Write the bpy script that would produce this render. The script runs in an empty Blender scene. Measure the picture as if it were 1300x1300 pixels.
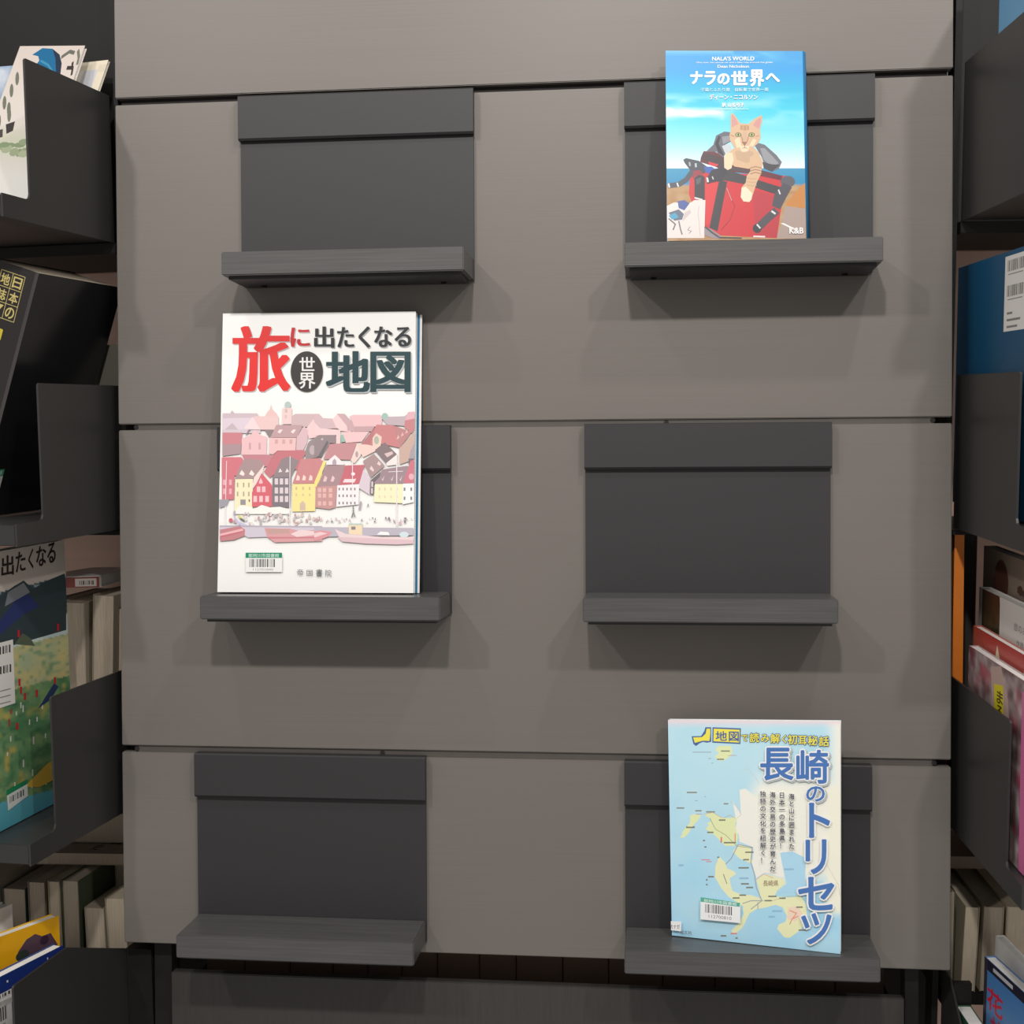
import bpy, bmesh, math, random
import numpy as np
from mathutils import Vector, Matrix
from mathutils.geometry import tessellate_polygon
rnd = random.Random(7)
S = bpy.context.scene
COL = S.collection
V = Vector

# ------------------------------------------------------------------ camera
F_PX = 1707.87
CAM = np.array([.5975, -1.4411, -.0591])
def rot_rows(rx, ry, rz):
    cx, sx = math.cos(rx), math.sin(rx); cy, sy = math.cos(ry), math.sin(ry); cz, sz = math.cos(rz), math.sin(rz)
    return np.array([[cz,0,sz],[0,1,0],[-sz,0,cz]]) @ np.array([[1,0,0],[0,cx,-sx],[0,sx,cx]]) @ np.array([[cy,-sy,0],[sy,cy,0],[0,0,1]])
R = rot_rows(.0224, -.1091, -.0042)
cd = bpy.data.cameras.new('camera'); cam = bpy.data.objects.new('camera', cd); COL.objects.link(cam)
cd.sensor_width = 36; cd.sensor_height = 36; cd.lens = F_PX/1300*36; cd.clip_start = .01
m = Matrix.Identity(4)
for r in range(3):
    m[r][0] = R[0][r]; m[r][1] = R[2][r]; m[r][2] = -R[1][r]; m[r][3] = CAM[r]
cam.matrix_world = m
S.camera = cam

# ------------------------------------------------------------------ light and exposure
S.view_settings.view_transform = 'Standard'; S.view_settings.look = 'None'
S.view_settings.exposure = 0.0; S.view_settings.gamma = 1.0; S.view_settings.use_curve_mapping = False
w = bpy.data.worlds.new('shop_interior'); S.world = w; w.use_nodes = True
w.node_tree.nodes['Background'].inputs[0].default_value = (1.0, .95, .90, 1)
w.node_tree.nodes['Background'].inputs[1].default_value = .42
def lamp(name, kind, loc, target, power, size, color, sx=None):
    d = bpy.data.lights.new(name, kind); d.energy = power; d.color = color
    if kind == 'AREA':
        d.shape = 'RECTANGLE' if sx else 'DISK'; d.size = size
        if sx: d.size_y = sx
    elif kind == 'SPOT':
        d.shadow_soft_size = size; d.spot_size = math.radians(80); d.spot_blend = .6
    o = bpy.data.objects.new(name, d); COL.objects.link(o); o.location = loc
    o.rotation_euler = (V(target)-V(loc)).to_track_quat('-Z', 'Y').to_euler()
    return o
for nm, x, y, pw in (('near_left', -.10, -.82, 2.3), ('near_right', 1.05, -.82, 4.2), ('far_left', -.62, -1.9, 13), ('far_centre', .46, -1.9, 22), ('far_right', 1.54, -1.9, 13)):
    lamp('ceiling_downlight_'+nm, 'AREA', (x, y, 1.24), (x*.5+.2, 0, -.1), pw, .07 if y > -1 else .10, (1, .965, .93))

# ------------------------------------------------------------------ helpers
class Ax:
    """right / into the wall / up axes of one bay"""
    def __init__(s, O, X, Y, Z): s.O, s.X, s.Y, s.Z = V(O), V(X), V(Y), V(Z)
    def __call__(s, x, y, z): return s.O + s.X*x + s.Y*y + s.Z*z
W0 = Ax((0,0,0), (1,0,0), (0,1,0), (0,0,1))
# the side bays stand at a slight angle to the display board and lean 3 degrees towards it
BL = Ax((-.012,0,0), (.99391,-.11019,.00048), (.11002,.99257,.05192), (-.00620,-.05155,.99865))
BR = Ax((.912,0,0), (.99830,.05816,-.00419), (-.05778,.99630,.06371), (.00788,-.06335,.99796))

def link(name, me, parent=None, mat=None):
    o = bpy.data.objects.new(name, me); COL.objects.link(o)
    if mat is not None and len(me.materials) == 0: me.materials.append(mat)
    if parent is not None:
        o.parent = parent
        base = parent
        off = V((0,0,0))
        while base is not None: off += base.location; base = base.parent
        me.transform(Matrix.Translation(-off))
    return o
def thing(name, label, cat, loc, group=None):
    o = bpy.data.objects.new(name, None); COL.objects.link(o); o.location = loc; o.empty_display_size = .02
    o['label'] = label; o['category'] = cat
    if group: o['group'] = group
    return o
def tag(o, label, cat, group=None):
    o['label'] = label; o['category'] = cat
    if group: o['group'] = group
    return o
def bm_mesh(bm, name, smooth=False):
    bmesh.ops.recalc_face_normals(bm, faces=bm.faces)
    me = bpy.data.meshes.new(name); bm.to_mesh(me); bm.free()
    if smooth:
        for p in me.polygons: p.use_smooth = True
    return me
def add_hexa(bm, p):      # p: 8 points, bottom 4 then top 4
    v = [bm.verts.new(q) for q in p]
    fs = []
    for f in ((0,1,2,3),(4,5,6,7),(0,1,5,4),(1,2,6,5),(2,3,7,6),(3,0,4,7)): fs.append(bm.faces.new([v[i] for i in f]))
    return v
def add_box(bm, ax, x0, x1, y0, y1, z0, z1):
    return add_hexa(bm, [ax(x0,y0,z0),ax(x1,y0,z0),ax(x1,y1,z0),ax(x0,y1,z0),ax(x0,y0,z1),ax(x1,y0,z1),ax(x1,y1,z1),ax(x0,y1,z1)])
def box(name, ax, x0, x1, y0, y1, z0, z1, mat, parent=None, bevel=0):
    bm = bmesh.new(); add_box(bm, ax, x0, x1, y0, y1, z0, z1)
    if bevel: bmesh.ops.bevel(bm, geom=list(bm.edges), offset=bevel, segments=2, affect='EDGES')
    return link(name, bm_mesh(bm, name), parent, mat)
def extrude_poly(name, pts, vec, mat, parent=None, bevel=0):
    bm = bmesh.new(); vec = V(vec)
    a = [bm.verts.new(p) for p in pts]; b = [bm.verts.new(V(p)+vec) for p in pts]
    bm.faces.new(a); bm.faces.new(b[::-1]); n = len(a)
    for i in range(n): bm.faces.new((a[i], b[i], b[(i+1)%n], a[(i+1)%n]))
    if bevel: bmesh.ops.bevel(bm, geom=list(bm.edges), offset=bevel, segments=1, affect='EDGES')
    return link(name, bm_mesh(bm, name), parent, mat)

# ------------------------------------------------------------------ materials
def lin(c): return tuple(((v/255)/12.92 if v/255 <= .04045 else ((v/255+.055)/1.055)**2.4) for v in c)
def new_mat(name):
    m = bpy.data.materials.new(name); m.use_nodes = True
    return m, m.node_tree, m.node_tree.nodes['Principled BSDF']
def simple(name, col, rough=.6, metal=0, noise=0, scale=(40,40,40), bump=0, spec=.5):
    m, nt, b = new_mat(name); c = (*col, 1)
    b.inputs['Roughness'].default_value = rough; b.inputs['Metallic'].default_value = metal
    b.inputs['Specular IOR Level'].default_value = spec
    tc = nt.nodes.new('ShaderNodeTexCoord'); mp = nt.nodes.new('ShaderNodeMapping'); mp.inputs['Scale'].default_value = scale
    nz = nt.nodes.new('ShaderNodeTexNoise'); nz.inputs['Scale'].default_value = 1; nz.inputs['Detail'].default_value = 5
    nt.links.new(tc.outputs['Object'], mp.inputs[0]); nt.links.new(mp.outputs[0], nz.inputs['Vector'])
    rp = nt.nodes.new('ShaderNodeMapRange'); rp.inputs[1].default_value = .3; rp.inputs[2].default_value = .7
    rp.inputs[3].default_value = 1-noise; rp.inputs[4].default_value = 1+noise
    nt.links.new(nz.outputs[0], rp.inputs[0])
    mx = nt.nodes.new('ShaderNodeVectorMath'); mx.operation = 'SCALE'; mx.inputs[0].default_value = col
    nt.links.new(rp.outputs[0], mx.inputs['Scale']); nt.links.new(mx.outputs[0], b.inputs['Base Color'])
    if bump:
        bp = nt.nodes.new('ShaderNodeBump'); bp.inputs['Strength'].default_value = bump; bp.inputs['Distance'].default_value = .0005
        nt.links.new(nz.outputs[0], bp.inputs['Height']); nt.links.new(bp.outputs[0], b.inputs['Normal'])
    return m
PANEL = simple('brushed_grey_metal_laminate', (.166,.150,.136), .42, .03, .032, (3, 3, 700), .08, .30)
PANELEDGE = simple('panel_edge', (.22,.20,.18), .4, .3, .05)
PLATE = simple('charcoal_powder_coat', (.029,.0283,.0300), .5, 0, .06, (900,900,900), .08, .4)
BOARD = simple('charcoal_woodgrain_foil', (.074,.0725,.072), .36, 0, .16, (9, 260, 420), .15, .5)
BLACK = simple('black_steel', (.011,.0107,.0102), .55, 0, .08, (600,600,600), .06, .3)
TRAY = simple('dark_grey_steel', (.027,.0262,.0255), .42, .0, .08, (700,700,700), .05, .5)
RAIL = simple('dull_rail', (.085,.075,.066), .6, .1, .05)
DARK = simple('dark_recess', (.012,.009,.008), .8, 0, .2)
PLINTH = simple('dark_plinth_laminate', (.040,.037,.034), .5, 0, .1, (300,20,20), .05)
BEIGE = simple('beige_back_panel', (.74,.50,.40), .6, 0, .05, (4,4,60), .05)
PAPER = simple('paper_white', (.80,.78,.74), .7, 0, .04, (60,60,1500), .2)
PAPERCREAM = simple('page_edges_cream', (.54,.46,.35), .8, 0, .12, (1500,40,40), .3)
PAPERGREY = simple('page_edges_aged', (.40,.335,.26), .8, 0, .15, (1500,40,40), .3)
def cover_mat(name, col, rough=.35): return simple(name, col, rough, 0, .03, (80,80,80))
def print_mat(name, rough, gain=1):
    m, nt, b = new_mat(name)
    a = nt.nodes.new('ShaderNodeVertexColor'); a.layer_name = 'ink'
    nt.links.new(a.outputs['Color'], b.inputs['Base Color']); b.inputs['Roughness'].default_value = rough
    b.inputs['Specular IOR Level'].default_value = .35
    return m
INK = print_mat('printed_ink_glossy', .38); INKM = print_mat('printed_ink_matt', .6)

# ------------------------------------------------------------------ flat print
_glyph = {}
def glyph_mesh(s, bold=0):
    k = (s, bold)
    if k in _glyph: return _glyph[k]
    c = bpy.data.curves.new('t', 'FONT'); c.body = s; c.size = 1; c.resolution_u = 3
    o = bpy.data.objects.new('t', c); COL.objects.link(o)
    dg = bpy.context.evaluated_depsgraph_get()
    me = bpy.data.meshes.new_from_object(o.evaluated_get(dg))
    vs = [(v.co.x, v.co.y) for v in me.vertices]; fs = [list(p.vertices) for p in me.polygons]
    bpy.data.objects.remove(o); bpy.data.curves.remove(c); bpy.data.meshes.remove(me)
    if vs:
        a = np.array(vs); bb = (a[:,0].min(), a[:,1].min(), a[:,0].max(), a[:,1].max())
    else: bb = (0,0,1,1)
    _glyph[k] = (vs, fs, bb); return _glyph[k]
WASH = [1.22, 0.0]       # paper gain, fading towards white
def ink(c):
    l = lin(c); return tuple(min(.86, (v*(1-WASH[1])+WASH[1])/WASH[0]) for v in l)
def flat(c):
    """move the first corner into the plane of the other three"""
    a,b,c_,d = [V(p) for p in c]; n = (b-c_).cross(d-c_).normalized()
    return [a-n*(a-c_).dot(n), b, c_, d]
class Art:
    """artwork drawn in sheet units and laid on a quad of the cover; src = the 4 sheet corners TL TR BR BL"""
    def __init__(s, src, dst, lift=.00001):
        s.dst = flat(dst); s.vs = []; s.fs = []; s.cs = []; s.n = 0; s.lift = lift
        s.nrm = (s.dst[1]-s.dst[3]).cross(s.dst[0]-s.dst[2]).normalized()
        A = []; b = []
        for (x,y),(u,v) in zip(src, ((0,0),(1,0),(1,1),(0,1))):
            A += [[x,y,1,0,0,0,-u*x,-u*y],[0,0,0,x,y,1,-v*x,-v*y]]; b += [u,v]
        h = np.linalg.solve(np.array(A,float), np.array(b,float)); s.H = h
        s.off = (0,0,1)
    def set(s, ox, oy, k): s.off = (ox,oy,k)
    def P(s, x, y):
        ox,oy,k = s.off; x = ox+x/k; y = oy+y/k; h = s.H
        d = h[6]*x+h[7]*y+1; u = (h[0]*x+h[1]*y+h[2])/d; v = (h[3]*x+h[4]*y+h[5])/d
        u = min(max(u,0),1); v = min(max(v,0),1)
        a,b,c,e = s.dst
        return (a*(1-u)+b*u)*(1-v) + (e*(1-u)+c*u)*v + s.nrm*(.0001+s.lift*s.n*.6)
    def up(s, n=1): s.n += n
    def face(s, pts, cols):
        i = len(s.vs); s.vs += pts; s.fs.append(list(range(i,i+len(pts)))); s.cs.append(cols)
    def poly(s, pts, col):
        col = ink(col); p3 = [V((x,y,0)) for x,y in pts]; s.n += .15
        i = len(s.vs); s.vs += [s.P(x,y) for x,y in pts]
        for t in tessellate_polygon([p3]): s.fs.append([i+j for j in t]); s.cs.append([col]*3)
    def rect(s, x0,y0,x1,y1, col): s.poly([(x0,y0),(x1,y0),(x1,y1),(x0,y1)], col)
    def ell(s, cx,cy,rx,ry, col, n=20, a=0):
        ca,sa = math.cos(a), math.sin(a)
        s.poly([(cx+rx*math.cos(t)*ca-ry*math.sin(t)*sa, cy+rx*math.cos(t)*sa+ry*math.sin(t)*ca) for t in [2*math.pi*i/n for i in range(n)]], col)
    def line(s, pts, wd, col):
        for (x0,y0),(x1,y1) in zip(pts, pts[1:]):
            L = math.hypot(x1-x0,y1-y0) or 1; nx,ny = -(y1-y0)/L*wd/2, (x1-x0)/L*wd/2
            s.poly([(x0+nx,y0+ny),(x1+nx,y1+ny),(x1-nx,y1-ny),(x0-nx,y0-ny)], col)
        for x,y in pts[1:-1]: s.ell(x,y,wd/2,wd/2,col,8)
    def grid(s, x0,y0,x1,y1, nx,ny, fn):
        for j in range(ny):
            for i in range(nx):
                q = [(x0+(x1-x0)*(i+a)/nx, y0+(y1-y0)*(j+b)/ny) for a,b in ((0,0),(1,0),(1,1),(0,1))]
                s.face([s.P(*p) for p in q], [ink(fn(*p)) for p in q])
    def stamps(s, bold):
        if isinstance(bold, tuple):        # broad-nib pen: wide strokes down, thin strokes across
            bx,by = bold; return [(bx*i/3, by*j) for i in (-3,-2,-1,0,1,2,3) for j in (-1,1)]
        o = [(0,0)]
        if bold > .005: o += [(bold*math.cos(k*math.pi/4), bold*math.sin(k*math.pi/4)) for k in range(8)]
        if bold > .05: o += [(bold*.55*math.cos(k*math.pi/4+.4), bold*.55*math.sin(k*math.pi/4+.4)) for k in range(8)]
        return o
    def text(s, t, x0,y0,x1,y1, col, bold=0, shear=0, rise=0):
        """stretch the text's ink box over (x0,y0)-(x1,y1); bold = pen radius in ems; rise = how much y changes from left to right"""
        vs,fs,g = glyph_mesh(t); col = ink(col)
        if not vs: return
        e = min((x1-x0)/max(1e-6,g[2]-g[0]), (y1-y0)/max(1e-6,g[3]-g[1]))
        for ox,oy in s.stamps(bold):
            i = len(s.vs); s.n += 1
            for x,y in vs:
                u = (x-g[0])/max(1e-6,g[2]-g[0]); v = (y-g[1])/max(1e-6,g[3]-g[1])
                s.vs.append(s.P(x0+(x1-x0)*u + shear*(v-.5) + ox*e, y1-(y1-y0)*v + rise*u + oy*e))
            for f in fs: s.fs.append([i+j for j in f]); s.cs.append([col]*len(f))
    def column(s, t, xc, y0, size, pitch, col, bold=0, dx=0):
        for k,ch in enumerate(t):
            vs,fs,bb = glyph_mesh(ch); c = ink(col)
            n0 = s.n
            for ox,oy in s.stamps(bold):
                i = len(s.vs); s.n += 1
                for x,y in vs: s.vs.append(s.P(xc+dx*k+(x-.5+ox)*size, y0+pitch*k+size*.88-(y+oy)*size))
                for f in fs: s.fs.append([i+j for j in f]); s.cs.append([c]*len(f))
            s.n = n0
        s.n += len(s.stamps(bold))
    def bars(s, x0,y0,x1,y1, n=26, rise=0, col=(70,66,66)):
        r = random.Random(3); x = x0; st = (x1-x0)/n/2
        while x < x1:
            wd = st*r.choice((.6,1,1.6,2)); u = (x-x0)/(x1-x0)*rise
            s.poly([(x,y0+u),(min(x+wd,x1),y0+u),(min(x+wd,x1),y1+u),(x,y1+u)], col); x += wd+st*r.choice((.8,1.2,1.8))
    def build(s, name, parent, mat=None):
        me = bpy.data.meshes.new(name); me.from_pydata([tuple(v) for v in s.vs], [], s.fs)
        at = me.color_attributes.new('ink', 'FLOAT_COLOR', 'CORNER'); flat = []
        for c in s.cs:
            for q in c: flat += [*q, 1]
        at.data.foreach_set('color', flat); me.update()
        return link(name, me, parent, mat or INK)

# ------------------------------------------------------------------ books
def book(label, cat, front, t, cover, pages, spine='left', name='book', group=None, round_=0, parts=True):
    """front = TL TR BR BL of the front cover; t = thickness behind it"""
    TL,TR,BR_,BL_ = flat(front)
    n = (TR-BL_).cross(TL-BR_).normalized()
    root = thing(name, label, cat, (BL_+BR_)/2, group)
    ct = .0006
    def slab(nm, a, b, mat, inset=0):   # a,b depths
        c = [TL,TR,BR_,BL_]
        if inset:
            ex = (TR-TL).normalized()*inset; ez = (TL-BL_).normalized()*inset
            l = V((0,0,0)) if spine == 'left' else ex; r = V((0,0,0)) if spine == 'right' else ex
            c = [TL+l-ez, TR-r-ez, BR_-r+ez*.2, BL_+l+ez*.2]
        bm = bmesh.new(); add_hexa(bm, [p-n*a for p in c]+[p-n*b for p in c])
        return bm, nm, mat
    bm,_,_ = slab('cover', 0, ct, cover)
    add_hexa(bm, [p-n*(t-ct) for p in (TL,TR,BR_,BL_)]+[p-n*t for p in (TL,TR,BR_,BL_)])
    a,b = (TL,BL_) if spine == 'left' else (TR,BR_)
    ex = (TR-TL).normalized()*(ct if spine == 'left' else -ct)
    add_hexa(bm, [a-n*ct,b-n*ct,b-n*ct+ex,a-n*ct+ex]+[a-n*(t-ct),b-n*(t-ct),b-n*(t-ct)+ex,a-n*(t-ct)+ex])
    link('cover', bm_mesh(bm,'cover'), root, cover)
    if parts:
        bm,_,_ = slab('pages', ct*1.2, t-ct*1.2, pages, .0015)
        link('page_block', bm_mesh(bm,'page_block'), root, pages)
    return root

def box_book(ax, label, x0,x1,y0,y1,z0,z1, face, cover, pages, cat='book', roll=0, yaw=0, group=None, pitch=0, name='book', spine_end='back', solid=False):
    """a book standing in a bay, its front cover facing +x or -x; roll/yaw/pitch about its bottom corner"""
    M = Matrix.Rotation(pitch,3,'X') @ Matrix.Rotation(roll,3,'Y') @ Matrix.Rotation(yaw,3,'Z')
    piv = V((x1 if face > 0 else x0, y0, z0))
    def Q(x,y,z):
        p = M @ (V((x,y,z))-piv) + piv; return ax(*p)
    if face > 0: c = [Q(x1,y0,z1),Q(x1,y1,z1),Q(x1,y1,z0),Q(x1,y0,z0)]; sp = 'right' if spine_end == 'back' else 'left'
    elif face < 0: c = [Q(x0,y1,z1),Q(x0,y0,z1),Q(x0,y0,z0),Q(x0,y1,z0)]; sp = 'left' if spine_end == 'back' else 'right'
    else: c = [Q(x0,y0,z1),Q(x1,y0,z1),Q(x1,y0,z0),Q(x0,y0,z0)]; sp = 'left'
    t = (x1-x0) if face else (y1-y0)
    b = book(label, cat, c, t, cover, pages, sp, name, group)
    return b, c

def label_sheet(root, P, lines=2, green=True, name='barcode_label', rise=0):
    """a sticker: P(u,v) gives 3-D points on the cover"""
    a = Art([(0,0),(100,0),(100,100),(0,100)], [P(0,0),P(1,0),P(1,1),P(0,1)], .00001)
    a.n = 8; a.rect(0,0,100,100,(236,233,228)); a.up()
    if green:
        a.rect(0,0,100,24,(60,160,125)); a.up(); a.text('那珂川市図書館',8,4,92,20,(225,240,232),.01)
        a.bars(10,32,90,76); a.text('112700810',18,80,82,93,(80,80,80))
    else:
        h = 100/(lines+1)
        for i in range(lines): a.bars(12,6+h*i,88,h*i+h*.62); a.rect(16,h*i+h*.72,84,h*i+h*.76,(150,148,146))
        for k in range(3): a.rect(14,100-h+8+k*9,30+((k*37)%50)+10,100-h+11+k*9,(140,138,136))
    return a.build(name, root, INKM)
def quadmap(c, u0,v0,u1,v1):
    c = [V(p) for p in c]
    def P(u,v):
        u = u0+(u1-u0)*u; v = v0+(v1-v0)*v
        return (c[0]*(1-u)+c[1]*u)*(1-v)+(c[3]*(1-u)+c[2]*u)*v
    return P

# ================================================================== the display board
PT = .359
wall = thing('display_board', 'brushed grey metal display board of four stacked panels, centre', 'display board', (.45,.01,-.5735))
for z0,z1 in ((PT+.0077,.80),(.0066,PT),(-PT+.0075,0),(-.5735,-PT)):
    p = box('panel', W0, 0,.9, 0,.016, z0,z1, PANEL, wall, .0009)
box('rail', W0, .004,.896, .0085,.0155, PT-.002,PT+.0097, DARK, wall)
box('rail', W0, .018,.882, .0025,.0155, .0001,.0064, RAIL, wall)
box('rail', W0, .018,.882, .0030,.0155, -PT+.0001,-PT+.0073, RAIL, wall)
box('backing_board', W0, .003,.897, .017,.022, -.56,.80, DARK, wall)
def disc(name, c, r, parent, mat, ax=W0, d=.0006):
    bm = bmesh.new(); bmesh.ops.create_cone(bm, cap_ends=True, segments=14, radius1=r, radius2=r, depth=d)
    bmesh.ops.transform(bm, matrix=Matrix.Translation(ax(*c)) @ Matrix.Rotation(math.pi/2,4,'X'), verts=bm.verts)
    return link(name, bm_mesh(bm,name), parent, mat)
for x,z in ((.0195,.0034),(.6051,.0034),(.8809,.0034),(.0165,-.3553),(.2955,-.3553),(.8834,-.3553)):
    disc('screw_hole', (x,.0022,z), .0026, wall, DARK)
tag(box('upright_post', W0, .026,.046, .024,.05, -1.0,.75, BLACK), 'black slotted upright under the left end of the display board', 'post')
tag(box('upright_post', W0, .858,.872, .024,.05, -1.0,.75, BLACK), 'black slotted upright under the right end of the display board', 'post')

# plinth below the wall and the books glimpsed behind the slot
pl = thing('base_cabinet', 'dark low cabinet front below the bottom display panel', 'cabinet', (.45,.06,-1.0))
box('front_panel', W0, .050,.855, .012,.024, -1.0,-.6095, PLINTH, pl, .001)
box('top_board', W0, .050,.855, .055,.22, -.650,-.642, PLINTH, pl)
box('back_panel', W0, -.02,.92, .225,.235, -1.0,.75, DARK, pl)
x = .064; k = 0; SLOT = cover_mat('brown_cloth', (.13,.08,.055), .7)
cols = [(.20,.11,.07),(.12,.07,.05),(.26,.16,.10),(.10,.06,.05),(.16,.13,.10)]
while x < .84:
    t = rnd.uniform(.040,.062); h = rnd.uniform(.075,.088)
    o = box('book', W0, x,x+t-.001, .09,.21, -.6415,-.6415+h, SLOT, None, .001)
    tag(o, 'brown book in the dark slot under the display board', 'book', 'brown books in the slot under the display board'); x += t; k += 1
tag(box('card_holder', W0, .712,.742, .058,.062, -.6415,-.622, simple('dark_plastic',(.03,.025,.022),.3)), 'small dark card holder in the slot below the map book', 'card holder')

# ================================================================== six shelf holders
HW, HS = .2567, .2549
def make_holder(label):
    r = thing('hanging_shelf', label, 'shelf', (0,0,0), 'hanging shelves hanging on the display board')
    bm = bmesh.new(); add_box(bm, W0, 0,HW, -.0045,-.001, -.2015,-.003)
    link('back_plate', bm_mesh(bm,'back_plate'), r, PLATE)
    bm = bmesh.new()                                   # hook strip, thicker, with a chamfered lower edge
    prof = [(-.0045,0.0022),(-.0105,.0022),(-.0118,.0008),(-.0118,-.0440),(-.0098,-.0462),(-.0046,-.0462)]
    a = [bm.verts.new((-.0006,y,z)) for y,z in prof]; b = [bm.verts.new((HW+.0006,y,z)) for y,z in prof]
    bm.faces.new(a); bm.faces.new(b[::-1])
    for i in range(6): bm.faces.new((a[i],b[i],b[(i+1)%6],a[(i+1)%6]))
    link('hook_strip', bm_mesh(bm,'hook_strip'), r, PLATE)
    o = box('hook_lip', W0, 0,HW, -.0045,.0018, .0006,.0022, PLATE, r)
    o = box('shelf_board', W0, .0009,.0009+HS, -.0765,-.0047, -.2020,-.1776, BOARD, r, .0011)
    o = box('underside_bracket', W0, .006,HW-.006, -.068,-.0046, -.2052,-.2022, PLATE, r)
    for x in (.030,.226):
        bm = bmesh.new(); bmesh.ops.create_cone(bm, cap_ends=True, segments=12, radius1=.0034, radius2=.0026, depth=.0018)
        bmesh.ops.translate(bm, verts=bm.verts, vec=(x,-.020,-.2061)); link('screw', bm_mesh(bm,'screw'), r, BLACK)
    return r
spots = [(.1437,PT,'empty charcoal hanging shelf, top left on the display board'),
 (.5620,PT,'charcoal hanging shelf at top right holding the blue cat book'),
 (.1171,0,'charcoal hanging shelf in the middle row holding the large white picture-map book'),
 (.5190,0,'empty charcoal hanging shelf right of the large white book, middle row'),
 (.0878,-PT,'empty charcoal hanging shelf, bottom left on the display board'),
 (.5605,-PT,'charcoal hanging shelf at bottom right holding the pale blue map book')]
h0 = make_holder(spots[0][2])
for i,(x,z,lab) in enumerate(spots):
    h = h0
    if i:
        h = h0.copy(); COL.objects.link(h)
        for ch in list(h0.children):
            c = ch.copy(); COL.objects.link(c); c.parent = h
    h.location = (x,0,z); h['label'] = lab

# ================================================================== book 1 : large white picture book
BK_WHITE = cover_mat('white_gloss_cover', (.86,.85,.835)); BK_BLUE = cover_mat('blue_gloss_cover', (.02,.16,.30))
f1 = [(.1266,-.018,.1251),(.3392,-.018,.1234),(.3398,-.045,-.1758),(.1267,-.045,-.1758)]
b1 = book('large white travel map book with red and black Japanese title and harbour houses', 'book', f1, .009, BK_WHITE, PAPER, 'left')
n1 = (V(f1[1])-V(f1[3])).cross(V(f1[0])-V(f1[2])).normalized();
for nm, ex_, dpt_, mt_ in (('blue_page', .0026, .0093, BK_BLUE), ('back_cover', .0050, .0099, BK_WHITE)):
    e = V((ex_,0,0)); c = [V(f1[0])+e-V((0,0,.001)),V(f1[1])+e-V((0,0,.0015)),V(f1[2])+e*.9,V(f1[3])+e*.9]
    bm = bmesh.new(); add_hexa(bm, [p-n1*dpt_ for p in c]+[p-n1*(dpt_+.0005) for p in c]); o = link(nm, bm_mesh(bm,nm), b1, mt_)
    o['label'] = 'thin blue sheet at the right edge' if nm == 'blue_page' else 'white back cover showing beyond the right edge'
A = Art([(283,398),(528,395.5),(525,754.5),(276,753.5)], f1, .00001)
def c1(x,y):
    return (255,253,251)
WASH[:] = [1.15,0]; A.rect(260,380,545,770,(255,253,250)); A.up()
A.set(260,370,3.0219)
# title
for dx,dy,cc,bo in ((4,5,(196,186,186),(.036,.008)),(0,0,(232,50,48),(.036,.008))):
    A.text('旅',110+dx,135+dy,322+dx,385+dy,cc,bo); A.text('に',333+dx,140+dy,402+dx,212+dy,(205,190,190) if dx else (205,45,50),(.034,.01)); A.up()
for dx,dy,cc,bo in ((3,4,(185,185,188),.03),(0,0,(44,46,50),.03)):
    for t,x0,x1,y0,y1 in (('出',424,496,136,216),('た',512,572,138,214),('く',594,634,136,216),('な',654,718,136,214),('る',732,790,138,212)):
        A.text(t,x0+dx,y0+dy,x1+dx,y1+dy,cc,(.036,.008))
    A.up()
for dx,dy,cc in ((4,5,(185,190,192)),(0,0,(34,66,72))):
    A.text('地',472+dx,232+dy,630+dx,386+dy,cc,(.034,.01)); A.text('図',642+dx,234+dy,786+dx,386+dy,cc,(.030,.01)); A.up()
A.ell(394,309,62,78,(60,56,56),36); A.up()
A.text('世',366,254,424,306,(240,238,236),.014); A.text('界',364,314,426,374,(240,238,236),.014); A.up()
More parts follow.
